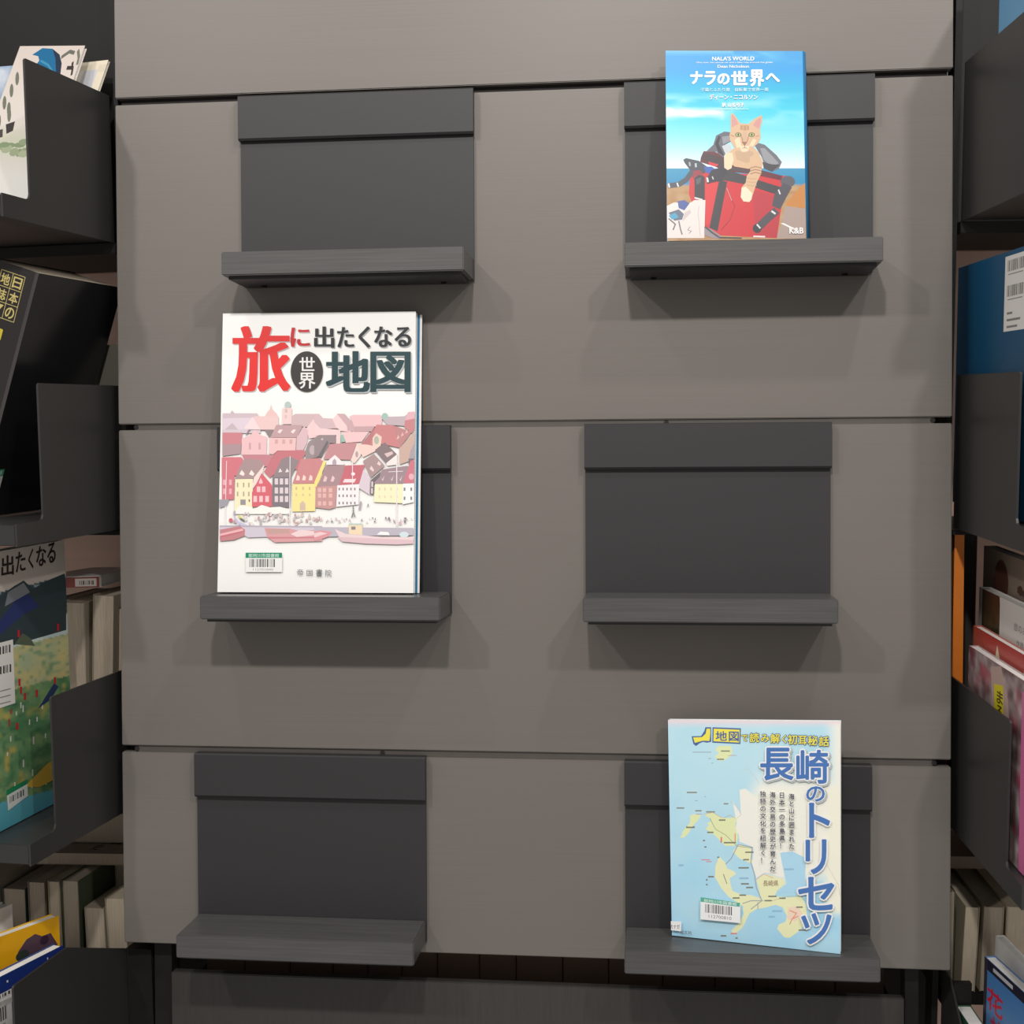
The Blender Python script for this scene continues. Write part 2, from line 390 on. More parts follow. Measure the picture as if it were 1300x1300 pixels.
# harbour picture, drawn in two columns of the sheet
def houses_left(A):
    A.set(270,500,6.5); P = A.poly
    P([(85,165),(370,165),(400,200),(400,330),(85,330)],(214,196,206)); P([(85,205),(385,205),(390,300),(85,300)],(226,206,220)); A.up()
    P([(90,165),(375,165),(385,195),(86,208)],(206,184,194)); P([(150,160),(165,140),(185,165)],(206,184,194))
    P([(105,300),(167,245),(215,300)],(196,178,186)); P([(345,190),(548,190),(548,305),(380,305)],(238,198,196)); A.up()
    P([(436,190),(460,150),(480,130),(487,85),(495,130),(530,165),(545,190)],(236,192,190)); P([(262,290),(335,195),(400,300)],(250,218,222)); A.up()
    P([(582,120),(660,120),(655,255),(580,255)],(242,206,204)); A.ell(626,95,26,28,(176,196,190)); A.up(); A.rect(602,130,622,160,(206,176,176)); A.rect(600,180,618,208,(222,180,182))
    P([(655,190),(690,170),(880,170),(905,195),(905,290),(655,265)],(208,176,180)); P([(780,290),(835,215),(905,300),(905,355),(800,375)],(248,204,206)); A.up()
    P([(85,325),(248,325),(243,420),(85,420)],(204,110,122)); P([(85,420),(242,420),(235,500),(85,520)],(168,132,140)); A.up()
    P([(275,355),(325,305),(435,305),(475,370),(510,300),(475,300),(300,300)],(128,104,108)); A.up()
    P([(245,375),(320,345),(352,300),(400,345),(452,360),(448,508),(243,510)],(240,190,194)); A.up()
    for x in (305,385): A.rect(x,410,x+16,465,(208,150,156))
    P([(530,262),(752,262),(700,365),(482,365)],(190,148,154)); P([(475,368),(695,368),(690,472),(540,475),(505,505),(470,500)],(242,192,192))
    P([(700,365),(760,270),(795,310),(785,410),(752,470),(695,470)],(222,182,190)); A.up()
    for x in (520,580,640): A.rect(x,382,x+24,418,(210,160,160))
    for x in (540,650): P([(x,322),(x+18,300),(x+44,300),(x+22,332)],(250,226,224))
    P([(80,530),(240,528),(262,560),(215,680),(80,690)],(214,92,110)); P([(250,512),(500,508),(470,600),(300,640)],(196,110,124)); A.up()
    P([(82,660),(185,660),(180,880),(82,880)],(214,90,112)); A.up()
    for x in (90,140):
        for y in (715,790): A.rect(x,y,x+22,y+45,(238,168,178))
    P([(255,560),(290,540),(405,555),(432,600),(340,705),(190,712),(215,640)],(164,130,132)); A.up()
    P([(192,712),(338,708),(335,960),(185,975)],(250,240,196)); P([(330,800),(345,700),(432,590),(415,680)],(250,222,216)); A.up()
    for x in (225,305): P([(x,670),(x+20,635),(x+45,665),(x+35,685)],(250,236,226))
    for x in (205,255,298):
        for y in (740,815): A.rect(x,y,x+12,y+38,(180,160,130))
    A.rect(234,880,278,925,(140,134,140)); A.rect(302,878,314,900,(150,80,70))
    P([(500,520),(540,478),(760,468),(775,490),(700,640),(640,560),(480,700),(430,650)],(198,92,104)); A.up()
    P([(410,660),(495,760),(495,940),(330,940),(330,820)],(218,62,86)); A.up()
    P([(388,730),(402,700),(418,730),(418,748),(388,748)],(246,190,196))
    for x in (370,412): A.rect(x,772,x+30,818,(250,190,196))
    for x in (342,390,440): A.rect(x,850,x+30,900,(250,196,202))
    P([(575,545),(640,520),(720,560),(655,690),(500,700)],(132,112,118)); P([(500,695),(655,690),(645,945),(500,945)],(104,92,102)); A.up()
    for x in (518,560,602):
        for y in (705,780,850): A.rect(x,y,x+28,y+50,(226,208,214))
    for x in (548,605): P([(x,655),(x+15,620),(x+32,650)],(236,226,228))
    P([(735,545),(895,535),(905,560),(850,745),(665,750)],(204,118,122)); P([(665,752),(858,748),(852,975),(662,980)],(248,232,140)); A.up()
    for x in (705,755,810): P([(x-12,720),(x,675),(x+20,690),(x+18,720)],(248,214,206))
    for x in (690,745,800): A.rect(x,775,x+14,800,(214,180,120)); A.rect(x,830,x+14,852,(228,196,140))
    P([(725,970),(725,915),(750,890),(772,915),(772,970)],(214,184,160))
    P([(765,490),(800,400),(880,345),(905,345),(905,525),(775,545)],(140,120,124)); P([(865,530),(905,460),(905,530)],(70,62,66)); A.up()
    A.ell(830,470,26,40,(186,166,170),14)
    P([(848,745),(910,570),(910,700),(855,780)],(250,232,120)); P([(855,780),(910,690),(910,945),(852,945)],(204,140,132)); A.up()
    for y in (770,820,885): A.rect(875,y,900,y+42,(238,190,180))
    A.line([(120,560),(105,1160)],5,(248,238,240)); A.line([(645,520),(640,1110)],6,(240,226,228)); A.up()
    # awnings, people, quay, boats
    P([(180,985),(230,930),(300,935),(345,960),(410,925),(480,945),(560,940),(640,960),(640,1000),(180,1000)],(255,250,244)); A.up()
    r = random.Random(5)
    for i in range(70):
        x = r.uniform(180,900); y = r.uniform(985,1085); g = r.choice([(206,196,200),(180,172,178),(220,196,190),(196,150,150),(236,226,226)])
        A.ell(x,y,r.uniform(6,14),r.uniform(8,20),g,7)
    A.ell(155,1052,17,17,(206,70,90)); A.ell(235,1030,28,10,(220,214,90),9,.7); A.ell(250,1048,26,8,(70,70,80),9,.5)
    P([(60,880),(140,880),(120,930),(60,950)],(150,148,160)); A.up()
    P([(170,990),(215,1060),(300,1095),(420,1100),(400,1125),(290,1120),(200,1075)],(196,190,226)); A.up()
    P([(62,1095),(910,1100),(910,1110),(640,1115),(62,1108)],(176,166,180))
    P([(62,1108),(910,1112),(910,1170),(300,1195),(270,1180),(62,1200)],(210,200,216)); A.up()
    P([(65,1130),(230,1100),(274,1130),(270,1180),(180,1215),(65,1225)],(196,110,118)); P([(65,1165),(250,1120),(268,1150),(66,1200)],(240,178,184)); A.up()
    P([(66,1182),(262,1138),(266,1150),(66,1200)],(196,80,96))
    P([(432,1115),(560,1120),(640,1120),(720,1140),(910,1130),(910,1225),(520,1235),(455,1190)],(220,150,156)); A.up()
    P([(440,1125),(640,1125),(640,1160),(470,1165)],(196,150,140)); P([(650,1165),(730,1130),(900,1150),(890,1170),(700,1190)],(244,214,214))
    P([(460,1190),(910,1190),(910,1200),(470,1205)],(206,104,118)); A.up()
def houses_right(A):
    A.set(400,500,6.5); P = A.poly
    P([(0,170),(40,170),(70,205),(150,210),(190,290),(60,295),(0,300)],(212,178,184)); P([(0,240),(50,290),(185,300),(180,345),(0,350)],(248,206,208)); A.up()
    P([(150,215),(190,170),(260,200),(320,250),(300,320),(215,310),(180,280)],(246,206,208)); P([(185,168),(250,170),(330,260),(330,320),(272,310),(268,270)],(202,160,166)); A.up()
    P([(290,190),(320,178),(545,178),(560,200),(550,275),(330,275)],(236,188,192)); P([(330,275),(500,272),(470,315),(325,318)],(196,152,158)); A.up()
    P([(545,195),(740,190),(775,165),(750,270),(600,260)],(190,168,178)); P([(770,155),(858,150),(855,210),(745,230)],(226,170,180)); A.ell(580,192,26,30,(150,188,178)); A.up()
    P([(230,320),(450,318),(390,400),(260,410)],(244,196,198)); P([(215,345),(235,345),(262,400),(220,405)],(140,184,168)); P([(180,300),(215,305),(215,415),(180,420)],(240,206,206)); A.up()
    P([(745,225),(860,208),(858,300),(800,330),(740,280)],(196,110,116)); A.up()
    P([(380,425),(520,258),(560,262),(480,440)],(182,96,100)); P([(510,260),(630,262),(790,320),(700,450),(560,420),(460,430)],(200,110,112)); A.up()
    P([(640,262),(800,320),(700,455),(690,400)],(186,112,112)); P([(700,455),(855,315),(855,400),(780,560),(700,590)],(200,164,150)); A.up()
    for x in (690,725,760): P([(x-14,385-(x-690)*.7),(x,340-(x-690)*.6),(x+10,370-(x-690)*.7)],(226,178,178))
    P([(480,370),(510,330),(555,360),(545,450),(480,440)],(236,206,190)); A.ell(512,388,20,34,(170,176,158)); A.up()
    P([(0,395),(40,345),(175,345),(178,415),(130,410),(60,525),(0,520)],(136,112,118)); P([(30,525),(105,390),(118,410),(62,525)],(78,66,72)); A.up(); A.ell(65,380,10,10,(196,176,180),8)
    P([(125,420),(350,408),(300,550),(75,545)],(196,126,132)); P([(300,555),(352,412),(395,470),(380,520),(330,580)],(244,214,206)); A.up()
    P([(350,420),(440,425),(540,450),(500,480),(400,530)],(244,206,196)); A.ell(350,505,12,26,(176,150,150))
    P([(100,570),(170,510),(245,580),(240,592),(100,592)],(252,238,240)); A.up(); P([(148,590),(150,560),(168,540),(182,560),(184,590)],(176,156,170))
    P([(498,470),(580,405),(680,505),(590,580)],(116,88,94)); P([(590,580),(680,505),(680,590),(600,600)],(250,232,230)); A.up(); P([(575,500),(600,530),(650,500),(640,480)],(220,190,190))
    P([(400,560),(490,500),(580,600),(465,700)],(164,130,132)); P([(380,600),(460,700),(455,840),(360,780)],(222,204,216)); A.up()
    P([(455,625),(470,600),(492,635),(485,650)],(236,206,206)); P([(515,585),(530,560),(550,585),(540,600)],(236,206,206))
    P([(490,740),(560,630),(760,600),(858,620),(850,745),(500,752)],(150,118,130)); A.up()
    for x in (560,635,705): P([(x-16,690),(x,715),(x+18,680),(x+4,726)],(236,220,224))
    P([(465,720),(545,650),(540,690),(492,740),(488,840),(460,840)],(84,66,74)); A.up(); A.rect(470,730,484,775,(226,206,212)); A.rect(468,785,482,830,(226,206,212))
    P([(775,540),(858,540),(858,545),(800,550),(795,590),(775,585)],(90,80,92)); P([(790,480),(858,410),(858,540),(780,540)],(160,146,160)); A.up()
    P([(730,740),(790,560),(858,545),(855,748)],(204,92,114)); A.ell(798,690,22,26,(232,170,184)); A.up()
    P([(0,545),(80,560),(0,740)],(204,118,122)); P([(0,740),(75,560),(100,565),(20,770),(5,780)],(250,228,120)); A.up()
    P([(95,600),(255,592),(205,770),(25,770)],(162,122,128)); P([(15,772),(190,765),(175,945),(125,960),(10,945)],(198,136,134)); A.up()
    for x in (88,150): P([(x-16,730),(x,680),(x+20,700),(x+8,732)],(236,196,196))
    for x in (30,70,120):
        for y in (785,830,895): A.rect(x,y,x+28,y+34,(232,178,170))
    P([(255,598),(415,592),(370,750),(205,760)],(200,72,92)); P([(190,762),(370,752),(365,920),(180,940)],(250,244,246)); A.up()
    P([(235,738),(250,710),(330,710),(345,705),(330,738)],(250,226,230))
    for i,x in enumerate(range(200,345,32)):
        for y in (782,838,898): A.rect(x,y,x+12,y+22,(130,110,120))
    P([(500,752),(730,750),(725,910),(490,900)],(252,244,196)); P([(730,748),(855,745),(850,900),(725,920)],(250,250,250)); A.up()
    for x in (530,575,625,675): A.rect(x,780,x+12,805,(232,206,170)); A.rect(x,845,x+12,868,(236,212,176))
    for x in (735,790):
        for y in (780,855): A.rect(x,y,x+14,y+28,(110,106,116))
    A.line([(315,560),(315,900)],6,(240,230,232)); A.line([(678,560),(678,1100)],8,(240,228,232)); A.line([(610,650),(730,645)],5,(240,230,234)); A.ell(320,668,16,14,(246,236,238)); A.up()
    r = random.Random(9)
    for i in range(34):
        x = r.uniform(10,840); y = r.uniform(1030,1070); A.ell(x,y,r.uniform(4,10),r.uniform(5,14),r.choice([(206,196,200),(150,144,150),(226,196,196),(120,116,124)]),6)
    A.line([(320,935),(322,985),(308,1028)],9,(110,106,112)); A.line([(322,985),(336,1025)],8,(110,106,112)); A.line([(385,895),(372,965)],16,(170,156,170)); A.line([(445,915),(440,940)],8,(110,106,112)); A.line([(738,1050),(745,1072),(752,1048)],9,(110,106,112)); A.ell(705,1075,12,14,(220,170,186))
    P([(0,1108),(858,1115),(855,1175),(400,1180),(0,1190)],(186,178,192)); A.up()
    P([(0,1145),(60,1135),(150,1150),(120,1185),(40,1215),(0,1225)],(224,140,150)); P([(0,1160),(50,1148),(110,1160),(0,1195)],(244,206,208)); A.up()
    P([(170,1125),(260,1165),(560,1190),(856,1190),(856,1235),(680,1245),(420,1240),(220,1215)],(240,214,216)); P([(190,1190),(856,1215),(856,1245),(680,1252),(420,1245),(230,1228)],(226,190,198)); A.up()
    P([(285,1085),(395,1085),(395,1175),(285,1165)],(246,220,180)); A.rect(285,1078,398,1092,(186,206,196)); A.up(); A.rect(305,1104,340,1130,(120,110,120))
    P([(515,1170),(545,1145),(610,1150),(620,1175)],(250,250,250)); A.ell(738,1170,38,24,(210,230,234)); A.up()
WASH[:] = [1.12, .12]; houses_left(A); houses_right(A); WASH[:] = [1.22, 0]  # harbour inks mixed with white: glare on the lower cover put into the colour
# lower imprint
A.set(275,680,4.9057)
A.text('帝',507,216,544,258,(120,120,122)); A.text('国',566,222,602,258,(120,120,122)); A.text('書',624,216,664,264,(90,90,92)); A.text('院',682,220,720,262,(130,130,132))
A.build('cover_print', b1); n_art = A.n
L = Art([(283,398),(528,395.5),(525,754.5),(276,753.5)], f1, .00001); L.n = n_art+4; L.set(275,680,4.9057)
L.rect(186,112,414,235,(255,254,252)); L.up(); L.rect(186,114,413,147,(30,150,110)); L.up(); L.text('那珂川市図書館',204,120,394,143,(214,240,230),.012)
L.bars(210,153,372,204,22); L.text('112701840',232,212,358,226,(170,168,168)); L.build('barcode_label', b1)

# ================================================================== book 2 : blue cat book
f2 = [(.6048,-.030,.3864),(.7440,-.030,.3803),(.7455,-.052,.1853),(.6060,-.052,.1862)]
BK2 = cover_mat('blue_matt_cover', (.03,.20,.42))
b2 = book('blue book with a tabby cat in a red bicycle bag on its cover', 'book', f2, .018, BK2, PAPER, 'right')
n2 = (V(f2[1])-V(f2[3])).cross(V(f2[0])-V(f2[2])).normalized()
bm = bmesh.new(); ring = []
for P_ in (V(f2[1]),V(f2[2])):
    row = []
    for k in range(7):
        a = math.pi*k/6; row.append(bm.verts.new(P_ + V((1,0,0))*.0042*math.sin(a) - n2*(.009-.009*math.cos(a))))
    ring.append(row)
for k in range(6): bm.faces.new((ring[0][k],ring[0][k+1],ring[1][k+1],ring[1][k]))
for r_ in ring: bm.faces.new(r_)
link('spine', bm_mesh(bm,'spine',True), b2, BK2)
src2 = [(845,64),(1019,65),(1022.5,303),(847,306)]
A = Art(src2, f2, .00001)
def hsh(i,j): 
    v = math.sin(i*127.1+j*311.7)*43758.5453; return v-math.floor(v)
def vn(x,y):
    i,j = math.floor(x),math.floor(y); a,b = x-i,y-j; a = a*a*(3-2*a); b = b*b*(3-2*b)
    return (hsh(i,j)*(1-a)+hsh(i+1,j)*a)*(1-b)+(hsh(i,j+1)*(1-a)+hsh(i+1,j+1)*a)*b
def fbm(x,y): return (vn(x,y)+.5*vn(2*x+5,2*y+9)+.25*vn(4*x,4*y+3))/1.75
def mixc(a,b,t): t = max(0,min(1,t)); return tuple(a[i]*(1-t)+b[i]*t for i in range(3))
def sky2(x,y):
    st = [(60,(66,160,222)),(90,(48,160,228)),(112,(28,180,222)),(140,(60,205,232)),(175,(140,226,244)),(205,(214,240,250)),(212,(226,240,248))]
    c = st[-1][1]
    for (y0,c0),(y1,c1_) in zip(st,st[1:]):
        if y0 <= y <= y1: c = mixc(c0,c1_,(y-y0)/(y1-y0)); break
    cl = fbm(x/46+y/60, y/13+3)
    if 118 < y < 165: c = mixc(c,(244,250,253),max(0,cl-.42)*3.2*max(0,1-abs(y-138)/26)*(1.4 if x < 920 else .7))
    if y < 82 and x > 930: c = mixc(c,(150,226,240),max(0,(cl-.40))*4*max(0,1-(y-62)/22))
    if y < 72 and x < 930: c = mixc(c,(170,226,240),max(0,1-(y-62)/9)*.6)
    return c
A.grid(845,64,1023,214,44,40,sky2)
def low2(x,y):
    if y < 236:
        c = mixc((60,150,190),(12,138,186),(y-212)/20)
    else: c = mixc((190,160,120),(170,120,70),vn(x/9,y/5))
    return c
A.grid(845,214,1023,306,40,24,low2); A.up()
A.set(840,130,6.842)
P = A.poly
P([(1080,880),(1160,780),(1240,700),(1240,920),(1080,900)],(196,130,60)); P([(1070,900),(1240,925),(1240,1180),(990,1180),(1040,1060)],(170,150,142)); A.up()
P([(1030,1050),(1060,1050),(1180,1110),(1170,1120)],(240,240,238)); A.up()
P([(250,600),(1080,640),(1000,1180),(370,1150),(240,800)],(204,36,48)); A.up()
P([(790,760),(960,800),(1030,950),(1000,1175),(820,1175)],(186,44,58)); P([(385,700),(495,700),(420,1060),(390,1060)],(214,48,56)); A.up()
P([(345,480),(370,425),(470,430),(560,480),(760,560),(1050,640),(1040,680),(760,620),(560,600),(470,560),(340,520)],(98,30,44)); A.up()
P([(355,490),(372,440),(500,470),(560,500),(545,570),(420,540)],(58,44,52)); P([(410,515),(500,540),(480,560),(420,545)],(214,40,60)); A.up()
# backpack flaps
P([(390,430),(455,370),(480,290),(550,255),(600,260),(612,340),(540,380),(560,450),(540,480),(480,430)],(96,98,112)); A.up()
P([(470,360),(500,290),(520,300),(500,360),(540,440),(550,470),(500,440)],(40,40,50)); P([(530,300),(600,290),(608,335),(540,365)],(140,142,152)); A.up()
P([(815,380),(850,355),(900,370),(1000,460),(1045,520),(1020,580),(960,605),(900,570),(875,480)],(104,106,116)); A.up()
P([(860,400),(900,400),(1020,530),(960,560),(890,500)],(146,148,154)); P([(880,520),(960,540),(1030,545),(960,605),(890,575)],(62,60,68)); A.up()
P([(530,380),(600,360),(620,420),(560,450)],(196,204,210)); A.up()
# dark bar over the bag, straps
P([(500,570),(560,580),(760,650),(1040,740),(1040,805),(960,790),(740,715),(560,680),(490,690)],(56,54,62)); A.up()
P([(505,680),(575,690),(490,1120),(420,1090)],(52,50,56)); P([(610,560),(760,590),(900,600),(900,615),(740,610),(600,590)],(70,60,66)); A.up()
A.ell(1095,690,62,50,(84,86,96),16); P([(980,800),(1060,700),(1130,740),(1080,830),(1030,930),(960,900)],(72,72,82)); A.up()
A.line([(1000,940),(920,1010),(840,1090)],66,(72,72,80)); A.ell(832,1095,38,40,(50,50,60)); A.up()
A.line([(955,945),(990,970)],16,(226,226,226)); A.line([(830,1060),(860,1095)],14,(220,220,222)); A.line([(1015,760),(1030,800)],12,(220,220,222))
P([(190,500),(215,485),(330,510),(400,560),(380,620),(260,600),(205,530)],(64,70,82)); P([(240,600),(340,590),(370,640),(300,700)],(150,44,60)); A.up()
A.line([(55,725),(150,715),(220,670),(270,600)],44,(70,76,88)); A.up(); A.line([(60,705),(68,742)],14,(226,230,232)); A.line([(135,700),(148,735)],12,(226,230,232)); A.line([(245,520),(250,555)],14,(170,176,186)); A.line([(300,530),(302,565)],16,(190,196,204)); A.up()
P([(370,560),(440,560),(500,600),(470,640),(390,610)],(52,96,176)); P([(440,590),(540,560),(580,610),(520,680),(400,710),(390,670)],(44,44,54)); A.up(); A.line([(400,655),(408,695)],16,(230,232,234)); A.line([(445,645),(455,670)],9,(210,212,216))
P([(290,660),(330,630),(380,650),(378,850),(290,840)],(46,46,54)); A.up(); A.line([(290,830),(360,848)],14,(220,220,222)); P([(300,670),(350,650),(340,700),(310,720)],(84,86,96)); A.up()
# left : white bag and blue clips
P([(45,900),(110,870),(240,880),(290,850),(385,850),(375,1180),(45,1180)],(232,222,218)); A.up()
P([(140,860),(200,850),(245,880),(200,940),(150,920)],(76,96,160)); P([(60,960),(150,930),(195,970),(180,1020),(110,1030)],(96,110,130)); P([(60,985),(120,960),(150,1000),(90,1020)],(70,160,196)); A.up()
A.line([(60,1010),(120,1060),(100,1110)],12,(110,110,120)); A.line([(150,1030),(165,1100),(180,1150)],12,(120,118,126)); P([(200,960),(250,930),(260,960),(180,1040)],(206,196,196)); A.line([(330,900),(320,960),(340,1160)],6,(206,190,190)); A.up()
A.line([(250,1080),(230,1110),(262,1120),(240,1140)],5,(130,126,130))
P([(375,1080),(430,1100),(520,1160),(520,1185),(440,1180),(375,1150)],(150,140,146)); A.up(); A.line([(380,1080),(440,1130),(500,1170)],16,(74,72,80)); A.line([(500,1175),(700,1180)],12,(60,56,60)); A.line([(800,1165),(900,1168)],14,(236,220,222)); A.up()
A.line([(575,760),(640,900),(600,1020),(520,1110)],5,(150,36,50)); A.line([(570,745),(615,855)],5,(190,170,160)); A.up()
# cat
FUR,FURL,FURD = (214,178,142),(238,212,178),(166,124,96)
P([(590,440),(630,400),(800,385),(850,440),(870,500),(840,560),(760,580),(640,560),(570,500)],FUR); A.up()
P([(640,430),(720,410),(800,430),(820,500),(740,530),(660,500)],(196,164,132)); A.up()
P([(548,480),(570,440),(620,440),(632,500),(612,575),(580,590),(550,570)],FURL)
P([(770,480),(820,450),(870,480),(882,530),(868,620),(830,700),(785,840),(765,865),(715,860),(692,820),(700,740),(735,700),(745,640),(775,600)],FUR); A.up()
P([(700,745),(735,735),(790,790),(785,845),(765,868),(715,862),(692,825)],(244,224,196)); A.up()
for y in (560,585,610): A.line([(775,y+14),(820,y),(872,y+14)],9,FURD)
for y in (660,690,720): A.line([(745,y),(790,y+8),(830,y+4)],6,(196,156,120))
P([(606,250),(606,110),(622,92),(655,130),(692,185),(760,190),(820,140),(875,112),(880,160),(858,240),(866,300),(850,350),(810,385),(770,420),(720,440),(670,420),(630,385),(600,330),(596,280)],FUR); A.up()
P([(614,220),(614,120),(624,104),(650,140),(672,190)],(206,150,146)); P([(866,130),(868,170),(850,235),(800,200),(825,160)],(206,150,146)); A.up()
P([(690,200),(760,200),(765,240),(730,250),(690,240)],(196,154,118)); P([(640,330),(680,300),(700,380),(660,400)],FURL); P([(800,320),(830,330),(800,385),(765,380)],FURL); P([(680,380),(770,380),(750,430),(700,430)],FURL); P([(715,260),(745,260),(750,340),(700,340)],(206,170,140)); A.up()
for x0 in (700,730,758): A.line([(x0,205),(x0+(-4 if x0 < 730 else 3),240)],7,FURD)
for ex_ in (672,788):
    A.ell(ex_,284,27,20,(96,80,56)); 
A.up()
for ex_ in (672,788): A.ell(ex_,284,20,15,(176,186,120))
A.up()
for ex_ in (672,788): A.ell(ex_,284,6,12,(30,28,24),10)
P([(700,345),(750,345),(727,382)],(150,104,90)); A.up(); A.line([(727,380),(727,398)],5,(130,90,76)); A.line([(705,402),(727,396),(750,402)],4,(130,90,76))
A.line([(698,290),(712,345)],7,FURD); A.line([(762,290),(748,345)],7,FURD); A.line([(605,285),(640,300)],5,FURD); A.line([(850,290),(822,300)],5,FURD)
A.set(0,0,1)
# wording
A.set(840,55,6.842); WH = (250,252,253); 
A.text("NALA'S WORLD",447,116,812,150,WH,.02); A.text('One man, his rescue cat and a bike ride around the globe',308,160,970,178,WH,.008); A.text('Dean Nicholson',494,190,766,214,WH,.018)
for t,x0,x1,y0,y1 in (('ナ',258,358,248,352),('ラ',384,474,248,360),('の',496,594,268,358),('世',616,752,248,362),('界',776,892,236,374),('へ',912,1026,268,338)): A.text(t,x0,y0,x1,y1,WH,.045)
A.text('子猫とふたり旅　自転車で世界一周',345,390,930,422,(214,240,248),.01)
A.text('ディーン・ニコルソン',424,448,840,492,(250,240,246),.028)
A.text('訳 山名弓子',532,520,722,556,WH,.03); A.text('Toshiko Yamana',465,568,760,580,(220,244,250))
A.set(840,130,6.842); A.text('K&B',1108,1092,1224,1142,(248,246,244),.03)
A.build('cover_print', b2)

# ================================================================== book 3 : map book
WASH[:] = [1.0, .05]
f3 = [(.6061,-.024,-.3098),(.7786,-.0622,-.3020),(.7782,-.0675,-.5363),(.6099,-.0300,-.5355)]
src3 = [(848.5,914),(1067,916),(1067,1212),(853,1187)]
b3 = book('pale blue map book with large blue vertical Japanese title', 'book', f3, .0085, cover_mat('pale_laminated_cover',(.72,.76,.78)), PAPER, 'left')
A = Art(src3, f3, .00001)
def map3(x,y):
    c = mixc((176,222,242),(150,208,236),(y-920)/280)
    c = mixc(c,(206,232,244),fbm(x/40,y/40)*.5)
    land = 0
    d = (x-(1000-(y-980)*.0))/40 if y < 1000 else 1
    if 975 < y < 1130: land = max(0,min(1,(x-(935+abs(y-1030)*.35))/22))*max(0,min(1,(y-965)/40))*max(0,min(1,(1128-y)/20))
    if y < 1000: land = max(land,max(0,min(1,(x-1045)/20)))
    if y > 1060: land = max(land,max(0,min(1,(x-1040)/12))*max(0,min(1,(1170-y)/20)))
    c = mixc(c,(244,242,226),land)
    if x > 1050 and 1000 < y < 1160: c = mixc(c,(246,240,214),.6)
    if y < 924: c = mixc((236,214,218),c,(y-914)/10)
    return c
A.grid(848.5,914,1067.5,1212,44,56,map3); A.up()
LD,LY = (224,232,176),(232,234,186)
A.set(845,905,5.652); P = A.poly
P([(370,240),(460,240),(470,290),(450,320),(410,345),(380,350),(345,320),(375,290),(350,270)],LD)
P([(175,740),(210,735),(250,745),(225,780),(180,830),(150,860),(110,876),(140,830),(170,800)],LD)
P([(270,735),(330,720),(400,760),(450,765),(500,750),(490,820),(480,876),(300,876),(320,830),(290,800),(330,780)],LD)
P([(520,560),(560,550),(650,620),(660,700),(680,876),(480,876),(500,800),(470,640),(530,740)],(246,244,228)); A.up()
for x,y,w_ in ((388,278,64),(360,338,50),(150,578,70),(408,660,32),(78,690,54),(208,710,44),(284,718,62),(374,776,48),(145,826,60)): A.rect(x,y-5,x+w_,y+5,(132,136,120))
for x0,y0,x1,y1 in ((190,284,320,288),(438,308,500,312),(212,732,256,736),(300,330,320,334),(322,364,336,367),(205,636,224,639),(272,606,284,609)): A.rect(x0,y0,x1,y1,(190,150,150) if y0 in (308,732) else (130,140,150))
A.line([(270,735),(330,722),(370,745),(402,765),(450,742),(500,770)],4,(196,172,160)); A.line([(540,410),(580,408),(640,480),(660,520)],3,(206,206,210)); A.line([(455,640),(520,700),(530,740),(480,780)],3,(206,200,196)); A.up()
A.set(845,1040,5.652)
P([(190,0),(220,0),(200,40),(160,110),(130,140),(100,140),(130,100),(160,50)],LD)
P([(320,0),(500,0),(490,60),(510,140),(490,200),(420,200),(380,160),(320,100),(280,80),(310,40)],LD)
P([(470,240),(520,185),(610,215),(600,290),(640,330),(590,320),(520,290)],LY)
P([(375,275),(420,320),(430,360),(480,380),(495,400),(450,430),(455,470),(470,520),(530,545),(600,550),(660,570),(670,590),(600,640),(560,640),(500,600),(440,560),(390,500),(345,420),(350,340)],LY)
P([(640,440),(700,400),(840,440),(850,470),(790,520),(770,560),(880,570),(960,560),(1000,620),(1010,720),(960,800),(880,855),(840,850),(790,790),(800,760),(850,740),(860,700),(830,640),(780,620),(700,640),(640,650),(590,680),(540,780),(480,830),(460,800),(520,740),(550,680),(540,640),(600,600),(670,580),(660,520)],LY)
P([(500,0),(860,0),(870,200),(820,260),(860,380),(830,430),(700,390),(640,430),(610,330),(620,210),(520,170)],(247,245,228)); A.up()
P([(870,640),(940,630),(980,690),(920,740),(860,720)],(246,214,190)); P([(720,590),(640,660),(600,700),(640,720),(780,700),(800,640)],(172,216,238)) if False else None
P([(810,250),(900,240),(1000,290),(990,480),(900,540),(800,540),(860,470),(840,400),(820,300)],(168,214,238)); A.up()
A.line([(310,0),(350,80),(420,120),(500,200),(560,210),(610,215)],4,(150,156,140)); A.line([(420,330),(460,290),(510,190),(610,210),(600,320),(625,400),(640,500),(680,590)],6,(150,160,170)); A.line([(540,610),(600,590),(680,590),(600,650)],6,(150,160,170)); A.line([(405,400),(430,470)],5,(110,116,120)); A.line([(680,590),(760,590),(860,560),(960,560),(1000,600)],4,(186,190,150)); A.line([(650,600),(650,650)],5,(150,160,170)); A.line([(640,440),(690,400),(760,430)],4,(230,170,160)); A.up()
A.rect(385,135,396,175,(222,120,110)); A.line([(488,110),(488,180)],6,(222,120,110)); A.line([(880,760),(900,715)],6,(220,130,110)); A.rect(250,295,310,300,(226,110,120)); A.rect(285,308,322,313,(226,110,120)); A.rect(455,816,500,824,(222,110,110))
for x,y,w_ in ((374,14,46),(292,102,44),(408,176,86),(560,245,60),(545,298,42),(512,356,74),(298,418,40),(530,470,56),(566,496,50),(518,550,48),(470,570,50),(725,560,60),(805,574,46),(928,638,48),(945,800,64),(385,836,40),(700,590,50),(145,66,58),(490,852,16),(362,280,14),(262,160,14),(272,206,14),(282,440,12),(282,474,12)): A.rect(x,y-5,x+w_,y+5,(116,120,104))
